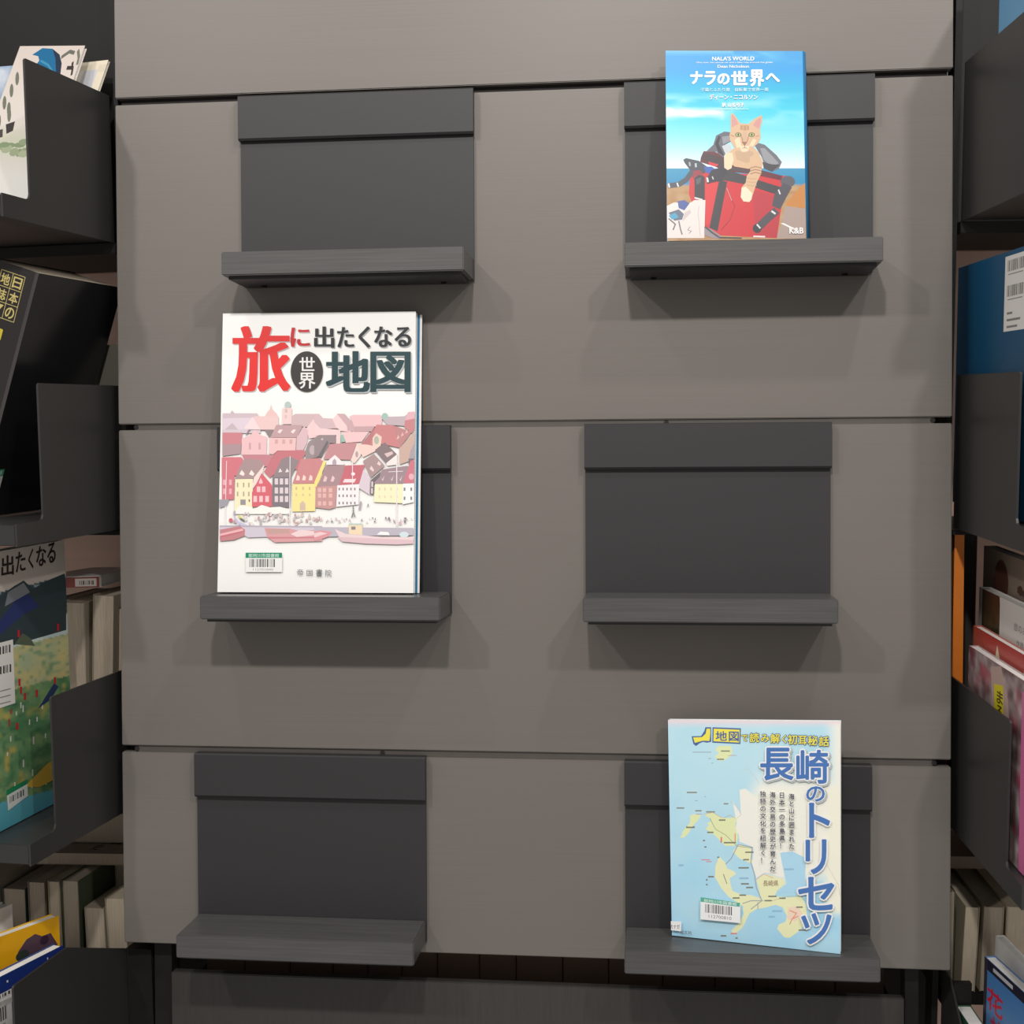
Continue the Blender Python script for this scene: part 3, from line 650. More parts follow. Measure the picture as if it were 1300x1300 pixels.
for x,y,w_ in ((840,368,70),(518,430,66),(755,664,70),(726,704,46),(92,336,34)): A.rect(x,y-6,x+w_,y+6,(140,186,216))
A.text('長崎県',688,446,798,488,(150,120,96),.01)
A.line([(880,660),(930,680),(900,720),(945,700)],7,(236,150,130)); A.line([(1150,330),(1240,480),(1250,560)],3,(226,206,200)); A.up()
# titles
A.set(845,905,5.652); BLU = (40,104,178); WHT = (252,252,250); YEL = (250,226,60); NAVY = (44,84,150)
def outlined(fn, layers):
    for col,bo in layers: fn(col,bo); A.up()
P([(184,170),(250,168),(272,132),(280,104),(320,104),(320,210),(290,216),(262,210),(240,220),(214,240),(196,226)],NAVY); P([(330,104),(530,112),(526,226),(328,216)],NAVY); A.up()
P([(194,178),(256,176),(282,150),(288,114),(314,114),(314,150),(308,204),(262,202),(206,218)],YEL); P([(338,114),(522,122),(518,216),(336,206)],YEL); A.up()
A.text('地',352,132,430,200,NAVY,.02,0,2); A.text('図',446,136,514,204,NAVY,.02,0,2)
def t1(col,bo):
    xs = [('で',534,580,158,204),('読',594,660,146,212),('み',674,734,156,210),('解',744,810,152,218),('く',828,858,160,218),('初',868,936,158,226),('耳',946,1006,166,230),('秘',1016,1086,166,234),('話',1098,1170,170,240)]
    for ch,x0,x1,y0,y1 in xs: A.text(ch,x0,y0,x1,y1,col,bo)
outlined(t1, ((NAVY,.075),(YEL,.018)))
def t2(col,bo):
    A.text('長',676,256,906,484,col,bo); A.text('崎',936,272,1166,508,col,bo); A.text('の',1006,534,1138,640,col,bo)
def t3(col,bo):
    A.set(845,905,5.652); A.text('ト',1030,656,1174,896,col,bo)
    A.set(845,1040,5.652); A.text('リ',1004,156,1148,394,col,bo); A.text('セ',950,424,1206,650,col,bo); A.text('ツ',972,680,1186,890,col,bo); A.set(845,905,5.652)
for fn in (t2,t3):
    A.off = (845+10/5.652, A.off[1]+10/5.652, 5.652); 
    fn((176,184,186),.072) if fn is t2 else None
    A.set(845,905,5.652); A.up(); fn(WHT,.066); A.up(); fn(BLU,.022); A.up()
A.set(780,890,3.514)
for txt,xc,y0,y1,n_ in (('海と山に囲まれた',786,414,668,8),('日本一の多島県！',743,408,665,8),('海外交易の歴史が育んだ',701,406,768,11),('独特の文化を紐解く！',658,402,730,10)):
    pitch = (y1-y0)/n_
    A.column(txt,xc,y0,28,pitch,WHT,.07,.12)
A.up()
for txt,xc,y0,y1,n_ in (('海と山に囲まれた',786,414,668,8),('日本一の多島県！',743,408,665,8),('海外交易の歴史が育んだ',701,406,768,11),('独特の文化を紐解く！',658,402,730,10)):
    A.column(txt,xc,y0,28,(y1-y0)/n_,(52,54,60),.012,.12)
A.set(845,1040,5.652); A.text('昭文社',106,790,188,812,(60,70,90),.01,0,4)
A.build('cover_print', b3); n_art = A.n
L = Art(src3, f3, .00001); L.n = n_art+4; L.set(845,1040,5.652)
L.poly([(250,556),(530,598),(528,740),(248,712)],(236,240,242)); L.up(); L.poly([(250,556),(528,598),(524,626),(250,588)],(64,170,140)); L.up()
L.text('那珂川市図書館',272,568,502,590,(220,244,236),.012,0,28); L.bars(282,604,474,664,24,22); L.text('112700810',306,678,466,700,(130,128,130),.004,0,18); L.build('barcode_label', b3)
L = Art(src3, f3, .00001); L.n = n_art+4; L.set(845,1040,5.652)
L.poly([(30,722),(116,726),(114,796),(36,786)],(240,240,240)); L.up(); L.text('カナガ',40,746,104,776,(70,70,74),.01,0,3); L.build('shelf_label', b3)
n3 = (V(f3[1])-V(f3[3])).cross(V(f3[0])-V(f3[2])).normalized()
sx = -(V(f3[1])-V(f3[0])).normalized()*.0004
q = [V(f3[0])+sx-n3*.0085,V(f3[0])+sx,V(f3[3])+sx,V(f3[3])+sx-n3*.0085]
L = Art([(0,0),(12,0),(12,280),(0,280)], q, .00001)
L.rect(0,0,12,280,(24,72,150)); L.up(2); L.column('長崎のトリセツ',6,22,9,15,(230,236,240),.03); L.rect(1,160,11,186,(240,222,60)); L.build('spine_print', b3)

WASH[:] = [1.22, 0]
# ================================================================== side bays
def end_panel(name, ax, s, k, yf, yl, parent, back=.03):
    """stepped end panel of a tray: tall behind, low lip in front"""
    zt, zb = .372-.322*k, .210-.322*k; r = .006
    prof = [(back,zb),(yl,zb),(yl,zb+.0225),(yf-r,zb+.0225),(yf-.0018,zb+.0243),(yf,zb+.0285),(yf,zt-.002),(yf+.002,zt),(back,zt)]
    x0 = 0 if s < 0 else 0
    return extrude_poly(name, [ax(0,y,z) for y,z in prof], ax.X*(.0022*s), TRAY, parent)
def tray(ax, s, k, label, front=-.184, step=-.136):
    """s=-1: tray runs to the left of its visible end panel, +1: to the right"""
    zb = .210-.322*k; wd = .42
    r = thing('display_tray', label, 'shelf', ax(s*wd/2,-.06,zb), 'stepped display trays of the side bays')
    end_panel('end_panel', ax, s, k, step, front, r)
    far = Ax(ax(s*wd,0,0), ax.X, ax.Y, ax.Z); end_panel('end_panel', far, -s, k, step, front, r)
    a,b = sorted((s*.0024, s*(wd-.0024)))
    box('tray_bottom', ax, a,b, front+.001,.028, zb+.001,zb+.0215, TRAY, r, .0008)
    return r
names_l = ['left bay tray at top holding the bird booklet','left bay tray holding the thick black book','left bay tray holding the green picture map']
for k,t in enumerate(names_l): tray(BL, -1, k, 'dark steel stepped tray, '+t)
names_r = ['right bay tray at top with the pale blue booklet','right bay tray holding the big teal book','right bay tray holding the stepped magazines']
for k,t in enumerate(names_r): tray(BR, 1, k, 'dark steel stepped tray, '+t, -.222, -.175)

def bay(ax, s, side):
    wd = .45; a,b = sorted((s*.0, s*wd))
    def bx(*q, **k): return box(*q, **k)
    tag(box('bay_back_panel', ax, a-.03,b+.03, .2045,.2115, -.158,.197, BEIGE), 'beige laminate back panel of the %s bay, upper part' % side, 'panel')
    tag(box('bay_back_panel', ax, a-.03,b+.03, .212,.219, -.86,.25, BEIGE), 'beige laminate back panel of the %s bay, lower part' % side, 'panel')
    tag(box('bay_back_panel', ax, a,b, .0635,.070, .213,.80, BLACK), 'black panel behind the top tray of the %s bay' % side, 'panel')
    u0,u1 = (-.018,-.003) if s < 0 else (.003,.018)
    for k,z in enumerate((.198,-.120,-.440,-.640)):
        o = box('bay_shelf', ax, (a if s < 0 else .0),(b if s > 0 else .0), .031,.203, z,z+(.0125 if k in (0,3) else .005), BLACK, None, .0006)
        tag(o, 'black steel shelf board of the %s bay, %s' % (side, ('under the top tray','second from the top','third from the top','lowest')[k]), 'shelf')
bay(BL, -1, 'left'); bay(BR, 1, 'right')
tag(box('upright_post', BL, .0035,.0085, .033,.060, -.95,.80, BLACK), 'narrow black upright between the left trays and the display board', 'post')
tag(box('upright_post', BR, -.0095,-.003, .033,.060, -.95,.80, BLACK), 'narrow black upright between the display board and the right trays', 'post')
# bay under-section, bottom left and right
r = thing('magazine_box', 'black steel bin at bottom left holding the yellow and blue books', 'bin', BL(-.1,-.1,-.8))
extrude_poly('end_panel', [BL(0,y,z) for y,z in ((.03,-.85),(-.223,-.85),(-.223,-.543),(-.221,-.541),(-.125,-.541),(.0,-.592),(.03,-.592))], BL.X*-.0022, TRAY, r)
box('bottom', BL, -.36,-.003, -.22,.03, -.80,-.795, TRAY, r)
box('base_front', BL, -.36,-.0025, -.008,.0, -.795,-.597, BLACK, r)
box('back_ledge', BL, .0005,.031, -.004,.018, -.85,-.590, BLACK, r)
r = thing('magazine_box', 'black steel bin at bottom right holding the blue booklet', 'bin', BR(.1,-.1,-.8))
extrude_poly('end_panel', [BR(0,y,z) for y,z in ((.03,-.85),(-.223,-.85),(-.223,-.70),(-.06,-.64),(.0,-.597),(.03,-.597))], BR.X*.0022, TRAY, r)
box('bottom', BR, .003,.36, -.22,.03, -.80,-.795, TRAY, r)
box('base_front', BR, .003,.022, -.006,.002, -.795,-.5995, BLACK, r)

def unit(c, root, fn, name='cover_print', mat=None, lift=.00001):
    A = Art([(0,0),(100,0),(100,100),(0,100)], c, lift); fn(A); return A.build(name, root, mat)

# ---- left, top tray: bird booklet leaning back, blue booklet, cream booklet
BT = V((-.098,.014,.4290)); TRc = V((-.0185,.014,.4238)); lean = V((0,-.53,-.848))
ln = .2225
c = [BL(*BT),BL(*TRc),BL(*(TRc+lean*ln)),BL(*(BT+lean*ln))]
b = book('pale booklet with a bright blue bird, leaning back in the top left tray', 'booklet', c, .005, cover_mat('pale_pink_cover',(.78,.72,.68)), PAPER, 'left')
def bird(A):
    A.grid(0,0,100,100,10,24,lambda x,y: mixc(mixc((240,226,216),(250,244,236),y/70),(226,232,200),max(0,min(1,(y-52)/10))*max(0,(80-y)/28)) if y < 80 else (250,248,242)); A.up()
    for i in range(40):
        x = 100*hsh(i,1); y = 62+9*hsh(i,2); A.ell(x,y,6*hsh(i,3)+3,1.6+1.5*hsh(i,4),mixc((150,170,130),(206,214,180),hsh(i,5)),9)
    A.up()
    A.poly([(24,6),(36,1.5),(52,2),(66,6),(74,12),(78,20),(86,25),(76,27),(60,23),(44,18),(34,14),(38,10),(34,7)],(30,120,170)); A.up()
    A.poly([(52,2),(66,6),(74,12),(78,20),(86,25),(80,25),(70,18),(62,9)],(40,56,80)); A.line([(40,10),(54,13),(70,20)],1.5,(70,160,200)); A.up()
    A.line([(70,8),(80,4),(88,5)],2.6,(120,124,112)); A.line([(92,3),(97,8),(98,13)],3,(130,134,120)); A.line([(84,15),(93,15),(95,20)],2.6,(70,60,58)); A.line([(90,11),(92,15)],2.6,(70,60,58))
    for x,y in ((14,22),(12,30),(8,38),(18,42),(22,46),(10,50)): A.ell(x,y,6,2.2,(130,134,116),10,.8)
    A.up(); A.poly([(22,52),(34,50),(36,56),(28,58)],(70,66,64)); A.poly([(10,56),(20,55),(24,60),(14,61)],(90,86,84)); A.up()
WASH[:] = [1.6, 0]; unit(c, b, bird); WASH[:] = [1.22, 0]
c = [BL(-.30,.035,.415),BL(-.10,.035,.4145),BL(-.10,-.068,.2335),BL(-.30,-.068,.2335)]
b = book('booklet with a blue cloudy-sky cover left of the bird booklet', 'booklet', c, .004, cover_mat('cloud_cover',(.45,.55,.68)), PAPER, 'left')
unit(c, b, lambda A: A.grid(0,0,100,100,30,30,lambda x,y: mixc((70,110,160),(226,230,236),fbm(x/14,y/8)*1.5-.25)))
c = [BL(-.098,.0410,.4120),BL(.0005,.0300,.4110),BL(-.022,-.052,.2345),BL(-.12,-.041,.2345)]
b = book('cream booklet with a grey stripe, behind the bird booklet', 'booklet', c, .0035, cover_mat('cream_cover',(.70,.64,.54)), PAPER, 'left')
unit(c, b, lambda A: (A.rect(0,0,100,100,(232,222,200)), A.up(), A.rect(72,6,90,100,(206,208,214)), A.rect(66,6,71,100,(240,236,226)), A.rect(90,3,100,8,(222,212,188))))

# ---- left, second tray: thick black book rolled to the right
ro = math.radians(18.8); U = V((math.sin(ro),0,math.cos(ro))); Xr = V((math.cos(ro),0,-math.sin(ro)))
TR_ = V((-.0062,-.115,.1622)); h_ = .2655; dpt = .170
def Q2(a,b_,h): return BL(*(TR_ - Xr*a + V((0,1,0))*b_ - U*h))
c = [Q2(0,0,0),Q2(0,dpt,0),Q2(0,dpt,h_),Q2(0,0,h_)]
b = book('thick black book with yellow Japanese title on its spine, tilted in the left tray', 'book', c, .062, cover_mat('black_glossy_cover',(.012,.012,.013),.22), PAPERGREY, 'left')
sp = [Q2(.062,-.0004,0),Q2(0,-.0004,0),Q2(0,-.0004,h_),Q2(.062,-.0004,h_)]
A = Art([(0,0),(62,0),(62,250),(0,250)], sp, .00001); GOLD = (206,190,120); A.rect(0,0,62,250,(44,40,40)); A.up()
A.rect(58,0,62,250,(70,66,66)); A.up()
for x0 in (20,34):
    for j in range(3): A.line([(x0,8+j*15),(x0+14,8+j*15),(x0+14,23+j*15),(x0,23+j*15),(x0,8+j*15)],.6,GOLD)
for j,ch in enumerate('日本の'): A.text(ch,36,10.5+j*15,46,21+j*15,GOLD,.02)
for j,ch in enumerate('地誌7'): A.text(ch,22,10.5+j*15,32,21+j*15,GOLD,.02)
for j,ch in enumerate('中部圏'): A.text(ch,17,60+j*24,38,79+j*24,(206,190,60),.035)
A.build('spine_print', b)
P_ = quadmap(c, -.04,.80,.17,.92); label_sheet(b, lambda u,v: P_(u,v), name='barcode_label')
# ---- left, third tray: picture map seen from its cover
X3 = -.055
b, c = box_book(BL, 'picture map of Japan with green landscape cover in the third left tray', X3-.016,X3,-.195,-.008,-.4113,-.122, 1, cover_mat('map_cover_white',(.60,.56,.50)), PAPER)
A = Art([(-48.7,708.4),(81.4,685.6),(94.4,1007.6),(-31.9,1073.5)], c, .00001)
A.grid(-48,650,96,1080,30,60,lambda x,y: (216,204,192)); 
def scen(x,y):
    yy = y+.25*x
    if yy < 752: return (206,196,186)
    n = fbm(x/16,yy/14); n2_ = vn(x/5,yy/5)
    if yy < 800:
        c_ = mixc((60,74,120),(50,84,70),n*1.4-.2) if n2_ < .7 else (150,160,170)
        return c_
    if yy < 826: return mixc((196,220,224),(216,226,214),n)
    if yy < 880: return mixc(mixc((214,196,130),(170,186,150),n*1.5-.2),(110,150,116),max(0,n2_-.55)*2)
    if yy < 1020:
        c_ = mixc((60,120,80),(150,176,120),n*1.3-.1); c_ = mixc(c_,(214,180,90),max(0,vn(x/9+4,yy/11)-.6)*2.2); return mixc(c_,(30,80,70),max(0,n2_-.6))
    return mixc((96,176,190),(70,150,172),(yy-1020)/60)
A.up(); A.grid(-48,690,96,1080,110,220,scen); A.up()
A.poly([(-20,775),(0,757),(18,744),(30,737),(42,748),(58,738),(82,728),(84,760),(84,800),(-20,830)],(52,66,70)); A.up(); A.poly([(-10,800),(20,762),(34,752),(50,770),(30,780),(0,806)],(44,56,110)); A.poly([(10,752),(30,740),(38,752),(24,760),(6,770)],(130,134,140)); A.up()
for t,x0,x1,yb in (('出',2,17,732),('た',20,32,727),('く',36,42,724),('な',46,58,720),('る',60,70,716)): A.text(t,x0,yb-25,x1,yb,(46,32,30),.03,0,-3)
r2 = random.Random(2)
for i in range(26):
    x = r2.uniform(0,78); y = r2.uniform(880,1015)-.25*x; A.rect(x,y,x+1.6,y+r2.uniform(5,10),r2.choice([(206,40,60),(226,226,214),(226,226,214)]))
for x,y in ((22,800),(72,792),(23,862),(25,872),(30,880),(45,876),(68,860),(20,918)): A.rect(x,y,x+2.6,y+9,(206,36,56))
A.poly([(48,900),(68,868),(74,872),(64,888)],(44,60,100)); A.poly([(18,818),(28,804),(38,810),(44,820)],(90,100,80)); A.poly([(30,1000),(60,970),(76,960),(78,985),(50,1000)],(214,176,70)); A.up()
n_art = A.n; A.build('cover_print', b, INKM)
L = Art([(-48.7,708.4),(81.4,685.6),(94.4,1007.6),(-31.9,1073.5)], c, .00001); L.n = n_art+4
L.poly([(-30,824),(16,812),(19,893),(-26,908)],(236,234,228)); L.up(); L.bars(-20,826,13,836,16,-8); L.bars(-20,851,14,861,16,-8)
for y in (874,882,890): L.poly([(-10,y+6),(13,y),(13,y+1.4),(-10,y+7.4)],(150,148,146))
L.build('barcode_label', b, INKM)
L = Art([(-48.7,708.4),(81.4,685.6),(94.4,1007.6),(-31.9,1073.5)], c, .00001); L.n = n_art+4
L.poly([(8,1009),(34,992),(35,1011),(10,1030)],(224,228,224)); L.up(); L.poly([(8,1004),(34,990),(34,996),(8,1011)],(30,140,90)); L.bars(12,1012,30,1020,12,-10); L.build('library_label', b, INKM)
# books standing and lying behind the picture map
CR = [cover_mat('aged_cover_a',(.34,.29,.22),.7), cover_mat('aged_cover_b',(.26,.23,.19),.7), cover_mat('dull_green_cover',(.07,.09,.05),.6), cover_mat('brown_cover',(.16,.09,.06),.6), cover_mat('dull_red_cover',(.30,.08,.06),.5)]
def spinebook(ax, label, x0,x1,y0,y1,z0,z1, cov, pages=PAPERGREY, roll=0):
    """its fore edge faces the room"""
    return box_book(ax, label, x0,x1,y0,y1,z0,z1, 1, cov, pages, roll=roll, spine_end='back')[0]
zf = -.434
spinebook(BL,'dull dark book standing behind the thick black book, second left tray',-.060,-.012,.062,.19,-.114,.100,cover_mat('olive_dull',(.05,.05,.035),.7),simple('dull_page_edges',(.10,.095,.075),.8))
spinebook(BL,'wide brownish book standing behind the green picture map',-.132,-.098,.040,.19,zf,-.203,CR[1])
spinebook(BL,'plain grey-brown book standing right of the wide brownish one',-.096,-.064,.038,.19,zf,-.199,CR[0],PAPERGREY,math.radians(1))
spinebook(BL,'grey book with fore edge outward, leaning by the left upright',-.060,-.034,.036,.19,zf,-.190,CR[0],PAPERGREY,math.radians(3))
spinebook(BL,'dark thin book in the shade by the left upright',-.028,-.012,.036,.18,zf,-.205,CR[3],PAPERGREY,math.radians(3))
c = [BL(-.12,.160,-.176),BL(-.0545,.145,-.170),BL(-.0400,.040,-.168),BL(-.135,.046,-.172)]
b = book('paperback with white top and red cover lying on the books in the left bay', 'book', c, .013, BK_WHITE, PAPER, 'left')
c2 = [BL(-.135,.0445,-.1730),BL(-.0400,.0385,-.1690),BL(-.0400,.0385,-.181),BL(-.135,.0445,-.185)]
def redp(A): A.rect(0,0,100,100,(150,70,60)); A.up(); A.rect(66,14,96,90,(226,216,206)); A.up(); A.bars(72,34,92,74,10)
unit(c2, b, redp, 'fore_edge_cover')

# ---- lowest left shelf: page edges seen from above
zb = -.62
def lowbook(ax, label, x0,x1,y0,z1, cov, pg, roll=0, y1=.18, z0=-.6265): spinebook(ax, label, x0,x1,y0,y1,z0,z1,cov,pg,roll)
lowbook(BL,'cream book with page edges outward, last one before the display board',-.0425,-.018,.033,-.5465,cover_mat('cream_cloth',(.45,.39,.28),.7),PAPERCREAM,math.radians(-2.5),.108)
lowbook(BL,'cream book second from the display board on the lowest left shelf',-.0715,-.0465,.033,-.560,cover_mat('cream_cloth_b',(.40,.36,.28),.7),PAPERCREAM,math.radians(-1),.108)
lowbook(BL,'dark green book on the lowest left shelf',-.1020,-.0800,.034,-.530,CR[2],PAPERGREY)
lowbook(BL,'narrow cream book left of the dark green one',-.1200,-.1050,.034,-.532,cover_mat('cream_cloth_c',(.42,.37,.25),.7),PAPERCREAM)
lowbook(BL,'grey-brown book behind the yellow book at bottom left',-.148,-.126,.036,-.535,CR[1],PAPERGREY)
lowbook(BL,'dark teal-edged book above the yellow book at bottom left',-.182,-.152,.036,-.545,cover_mat('teal_dull',(.06,.09,.08),.6),PAPERGREY)
lowbook(BL,'aged book at the far left edge of the lowest shelf',-.225,-.186,.036,-.535,CR[0],PAPERGREY)
spinebook(BL,'tall tan volume behind the two short cream books, lower left',-.076,-.045,.112,.200,-.6265,-.5300,cover_mat('tan_cloth',(.42,.34,.26),.7),PAPERGREY)
spinebook(BL,'tall tan volume beside the left upright, behind the last cream book',-.043,-.013,.112,.200,-.6265,-.5300,cover_mat('tan_cloth_b',(.38,.31,.24),.7),PAPERGREY)
c = [BL(-.160,.198,-.5140),BL(-.030,.198,-.5140),BL(-.045,.090,-.5140),BL(-.160,.075,-.5140)]
b = book('aged book with Japanese lettering lying on the cream books, lower left', 'book', c, .014, cover_mat('aged_tan_cover',(.40,.33,.26),.7), PAPERGREY, 'left')
A = Art([(0,0),(100,0),(100,100),(0,100)], c, .00001)
for ch,x_,y_ in (('史',50,70),('日',62,50),('本',74,30)): A.text(ch,x_,y_,x_+9,y_+18,(60,44,34),.03)
A.build('cover_print', b)
c = [BL(-.19,.202,-.476),BL(-.012,.202,-.476),BL(-.022,.130,-.476),BL(-.19,.110,-.476)]
book('thick aged volume on top of the lettered book, lower left', 'book', c, .0365, cover_mat('aged_tan_cover_b',(.36,.30,.24),.7), PAPERGREY, 'left')

# ---- bottom left bin: blue book and yellow book
def yawed(p_back, p_front, z1, z0, t):
    a,b_ = V(p_back),V(p_front)
    return [BL(b_.x,b_.y,z1),BL(a.x,a.y,z1),BL(a.x,a.y,z0),BL(b_.x,b_.y,z0)]
c = yawed((-.0245,-.0925,0),(-.053,-.225,0),-.5530,-.79,.02)
b = book('dark blue book with white barcode sheets in the bottom left bin', 'book', c, .013, cover_mat('navy_cover',(.02,.05,.20),.35), PAPER, 'left')
unit(c, b, lambda A: (A.rect(0,0,100,100,(34,56,130)), A.up(), A.rect(40,3,41.5,4,(230,230,230)), A.rect(82,2,83,3,(230,230,230))))
P_ = quadmap(c, .10,.075,.80,.135); label_sheet(b, P_, 1, False, 'title_sticker'); P_ = quadmap(c, .02,.11,.44,.52); label_sheet(b, P_, 2, False, 'barcode_sheet')
c = yawed((-.0400,-.0742,0),(-.094,-.200,0),-.5285,-.79,.02)
b = book('yellow book with a dark dog picture behind the blue book, bottom left', 'book', c, .012, cover_mat('yellow_cover',(.72,.42,.02),.35), PAPER, 'left')
def yel(A):
    A.rect(0,0,100,100,(240,176,24)); A.up(); A.poly([(62,9),(70,5),(78,4),(84,6),(92,6),(98,12),(92,14),(80,13),(66,15)],(90,66,80)); A.up(); A.ell(66,11,6,2.2,(50,60,54)); A.ell(86,8,4,2,(60,40,60)); A.poly([(38,16),(60,13),(62,16),(40,20)],(236,196,140))
unit(c, b, yel); P_ = quadmap(c, .02,.06,.26,.18); label_sheet(b, P_, 1, False)
c = yawed((-.098,-.072,0),(-.135,-.200,0),-.520,-.79,.02)
book('white-paged booklet leaning behind the yellow book, bottom left', 'booklet', c, .016, BK_WHITE, PAPER, 'left')

# ---- right, top tray
b, c = box_book(BR, 'pale blue booklet with white brush lettering in the top right tray', .012,.020,-.216,-.0425,.233,.463, -1, cover_mat('pale_blue_cover',(.20,.40,.62)), PAPER, 'booklet')
def call(A):
    A.grid(0,0,100,100,8,8,lambda x,y: mixc((96,160,206),(130,186,222),y/100)); A.up()
    A.poly([(36,0),(100,0),(100,60),(60,60),(44,20)],(60,44,44)); A.up(); A.line([(38,2),(52,24),(44,40),(36,52)],4,(226,222,214)); A.line([(60,4),(74,18),(50,34),(66,40)],4,(226,222,214)); A.line([(60,22),(90,30),(84,44)],3,(226,222,214))
unit(c, b, call)
# ---- right, second tray: big teal book
b, c = box_book(BR, 'big teal book with a white barcode sheet, second right tray', .012,.030,-.205,.0785,-.088,.166, -1, cover_mat('teal_cover',(.012,.11,.19),.4), PAPER)
unit(c, b, lambda A: (A.grid(0,0,100,100,10,10,lambda x,y: mixc((20,84,122),(16,72,104),y/100)), A.up(), A.text('AND BEYOND THE ROAD',38,71.5,62,73,(120,120,110))))
L0 = quadmap(c, .575,.018,.80,.30); label_sheet(b, L0, 2, False, 'barcode_sheet')
# ---- right, third tray: four stepped magazines, orange spine behind
b, c = box_book(BR, 'colourful magazine with a yellow tab at the front of the third right tray', .0100,.0200,-.205,-.004,-.4113,-.233, -1, cover_mat('mag_cover',(.40,.32,.32),.3), PAPER, 'magazine')
def mag(A):
    A.grid(0,0,100,100,50,50,lambda x,y: mixc(mixc((110,84,84),(206,190,190),fbm(x/7,y/6)*1.7-.4),(190,60,80),max(0,vn(x/8+3,y/9)-.66)*2)); A.up()
    A.poly([(38,4),(54,-1),(66,16),(70,34),(60,44),(44,34)],(206,176,166)); A.up(); A.poly([(44,12),(58,10),(62,46),(48,50)],(236,220,40)); A.up()
    for i in range(4): A.text('まるごと'[i],49,14+i*8,58,21+i*8,(90,70,30),.02)
    A.poly([(86,6),(92,5),(96,100),(88,100)],(226,120,170)); A.up()
unit(c, b, mag)
b, c = box_book(BR, 'red booklet with a white triangle behind the colourful magazine', .0240,.0330,-.19,.030,-.4113,-.2175, -1, cover_mat('red_cover',(.42,.10,.08),.35), PAPER, 'booklet')
unit(c, b, lambda A: (A.grid(0,0,100,100,8,8,lambda x,y: mixc((190,66,60),(220,140,130),y/22)), A.up(), A.poly([(38,3),(30,25),(52,25)],(250,236,200)), A.poly([(78,4),(100,2),(100,30),(66,26)],(246,226,190))))
b, c = box_book(BR, 'white booklet with a small photo on its cover, third right tray', .0380,.0500,-.17,.060,-.4113,-.1800, -1, cover_mat('white_cover_b',(.80,.79,.77),.4), PAPER, 'booklet')
def wb(A):
    A.rect(0,0,100,100,(240,236,230)); A.up(); A.grid(5,0,32,26,14,14,lambda x,y: mixc(mixc((40,50,36),(120,90,60),fbm(x/6,y/5)),(70,36,40),max(0,1-y/12)*.6)); A.up()
    A.rect(0,0,4,26,(190,186,190)); A.text('旅のあしあと',52,8,86,11.5,(120,116,112)); A.text('世界の街へ',56,15,80,18,(120,116,112)); A.rect(60,24,84,25.5,(150,146,142)); A.line([(32,0),(36,26)],1.2,(250,248,246))
unit(c, b, wb)
b, c = box_book(BR, 'grey book with a brown oval and a cross mark, rear of third right tray', .0560,.0700,-.14,.108,-.4113,-.1400, -1, cover_mat('grey_cover',(.34,.29,.25),.5), PAPER)
def gb(A):
    A.rect(0,0,100,100,(168,152,138)); A.up(); A.ell(26,12,10,9,(104,66,56),24); A.line([(60,4),(60,24)],1.8,(96,72,64)); A.line([(48,12),(72,14)],2.4,(96,72,64)); A.ell(52,12,3,2,(96,72,64),10); A.ell(68,15,3,2,(96,72,64),10)
unit(c, b, gb)
ob = book('tall orange book behind the third right tray beside the wall', 'book', [BR(.0078,.052,-.1158),BR(.0180,.052,-.1158),BR(.0225,.052,-.4335),BR(.0095,.052,-.4335)], .13, cover_mat('orange_cover',(.92,.26,.03),.45), PAPERGREY, 'left')
spinebook(BR,'dark book right of the tall orange one',.0265,.052,.120,.20,-.4335,-.128,CR[3],simple('dark_page_edges',(.035,.028,.025),.8))
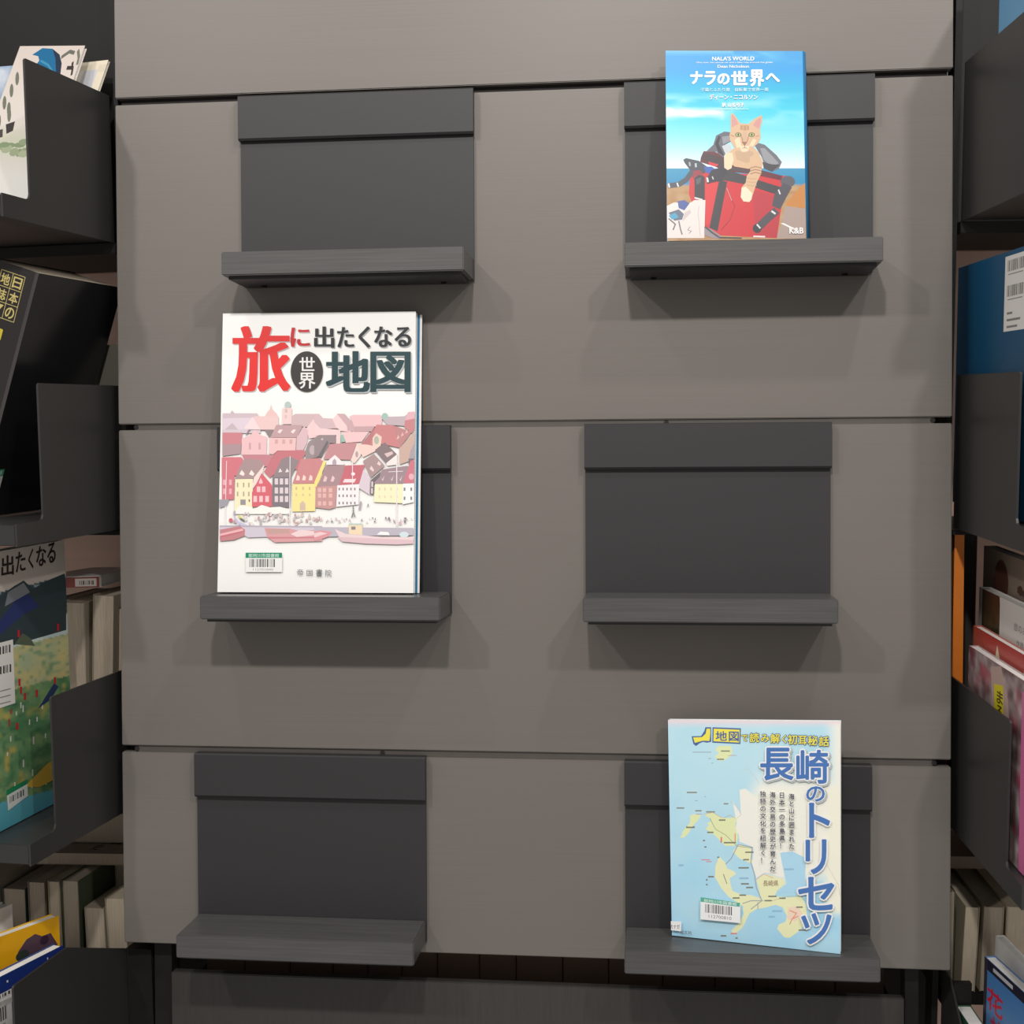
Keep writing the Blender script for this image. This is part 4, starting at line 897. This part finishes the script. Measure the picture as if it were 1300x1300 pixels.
# ---- lowest right shelf
lowbook(BR,'cream book with page edges outward, first beside the wall, lower right',.0215,.0370,.034,-.5300,cover_mat('cream_cloth_d',(.42,.36,.26),.7),PAPERCREAM,math.radians(2))
lowbook(BR,'wide cream book second from the wall, lower right',.0425,.0640,.034,-.5295,cover_mat('cream_cloth_e',(.40,.34,.25),.7),PAPERGREY,math.radians(1.5))
lowbook(BR,'wide cream book third from the wall, lower right',.0680,.0960,.034,-.5290,cover_mat('cream_cloth_f',(.46,.37,.26),.7),PAPERCREAM,math.radians(1))
lowbook(BR,'dark green book squeezed against the wall, lower right',.0030,.0150,.040,-.515,CR[2],PAPERGREY)
c = [BR(.005,.195,-.500),BR(.120,.195,-.500),BR(.120,.110,-.500),BR(.012,.110,-.500)]
book('brown book lying on the cream books, lower right', 'book', c, .014, cover_mat('brown_cover_b',(.24,.17,.12),.7), simple('brown_page_edges',(.22,.16,.12),.8), 'left')
# ---- bottom right bin
def yawR(p_back, p_front, z1, z0): 
    a,b_ = V(p_back),V(p_front); return [BR(a.x,a.y,z1),BR(b_.x,b_.y,z1),BR(b_.x,b_.y,z0),BR(a.x,a.y,z0)]
c = yawR((.0282,-.0268,0),(.0500,-.170,0),-.560,-.79)
b = book('blue booklet with red lettering and a castle picture in the bottom right bin', 'booklet', c, .012, cover_mat('blue_cover_b',(.10,.22,.45),.35), PAPER, 'left')
def bb(A):
    A.grid(0,0,100,100,12,12,lambda x,y: mixc((74,128,190),(120,170,216),y/60)); A.up(); A.rect(0,0,100,5,(40,40,56)); A.up(); A.rect(14,1.6,44,3.4,(200,200,206)); A.rect(0,0,5,100,(60,56,66))
    A.text('花',6,12,30,22,(214,40,70),.03); A.text('旅',12,24,34,36,(200,60,90),.03); A.poly([(44,40),(48,26),(50,26),(54,40),(60,46),(60,60),(36,60),(38,46)],(206,150,120)); A.up()
unit(c, b, bb)
c = yawR((.0535,.020,0),(.0660,-.150,0),-.556,-.79)
book('white-topped booklet right of the blue one in the bottom right bin', 'booklet', c, .010, BK_WHITE, PAPER, 'left')
c = yawR((.0045,-.009,0),(.0075,-.150,0),-.622,-.79)
b = book('green booklet lowest in the bottom right bin', 'booklet', c, .016, cover_mat('green_cover',(.02,.08,.04),.4), PAPER, 'left')
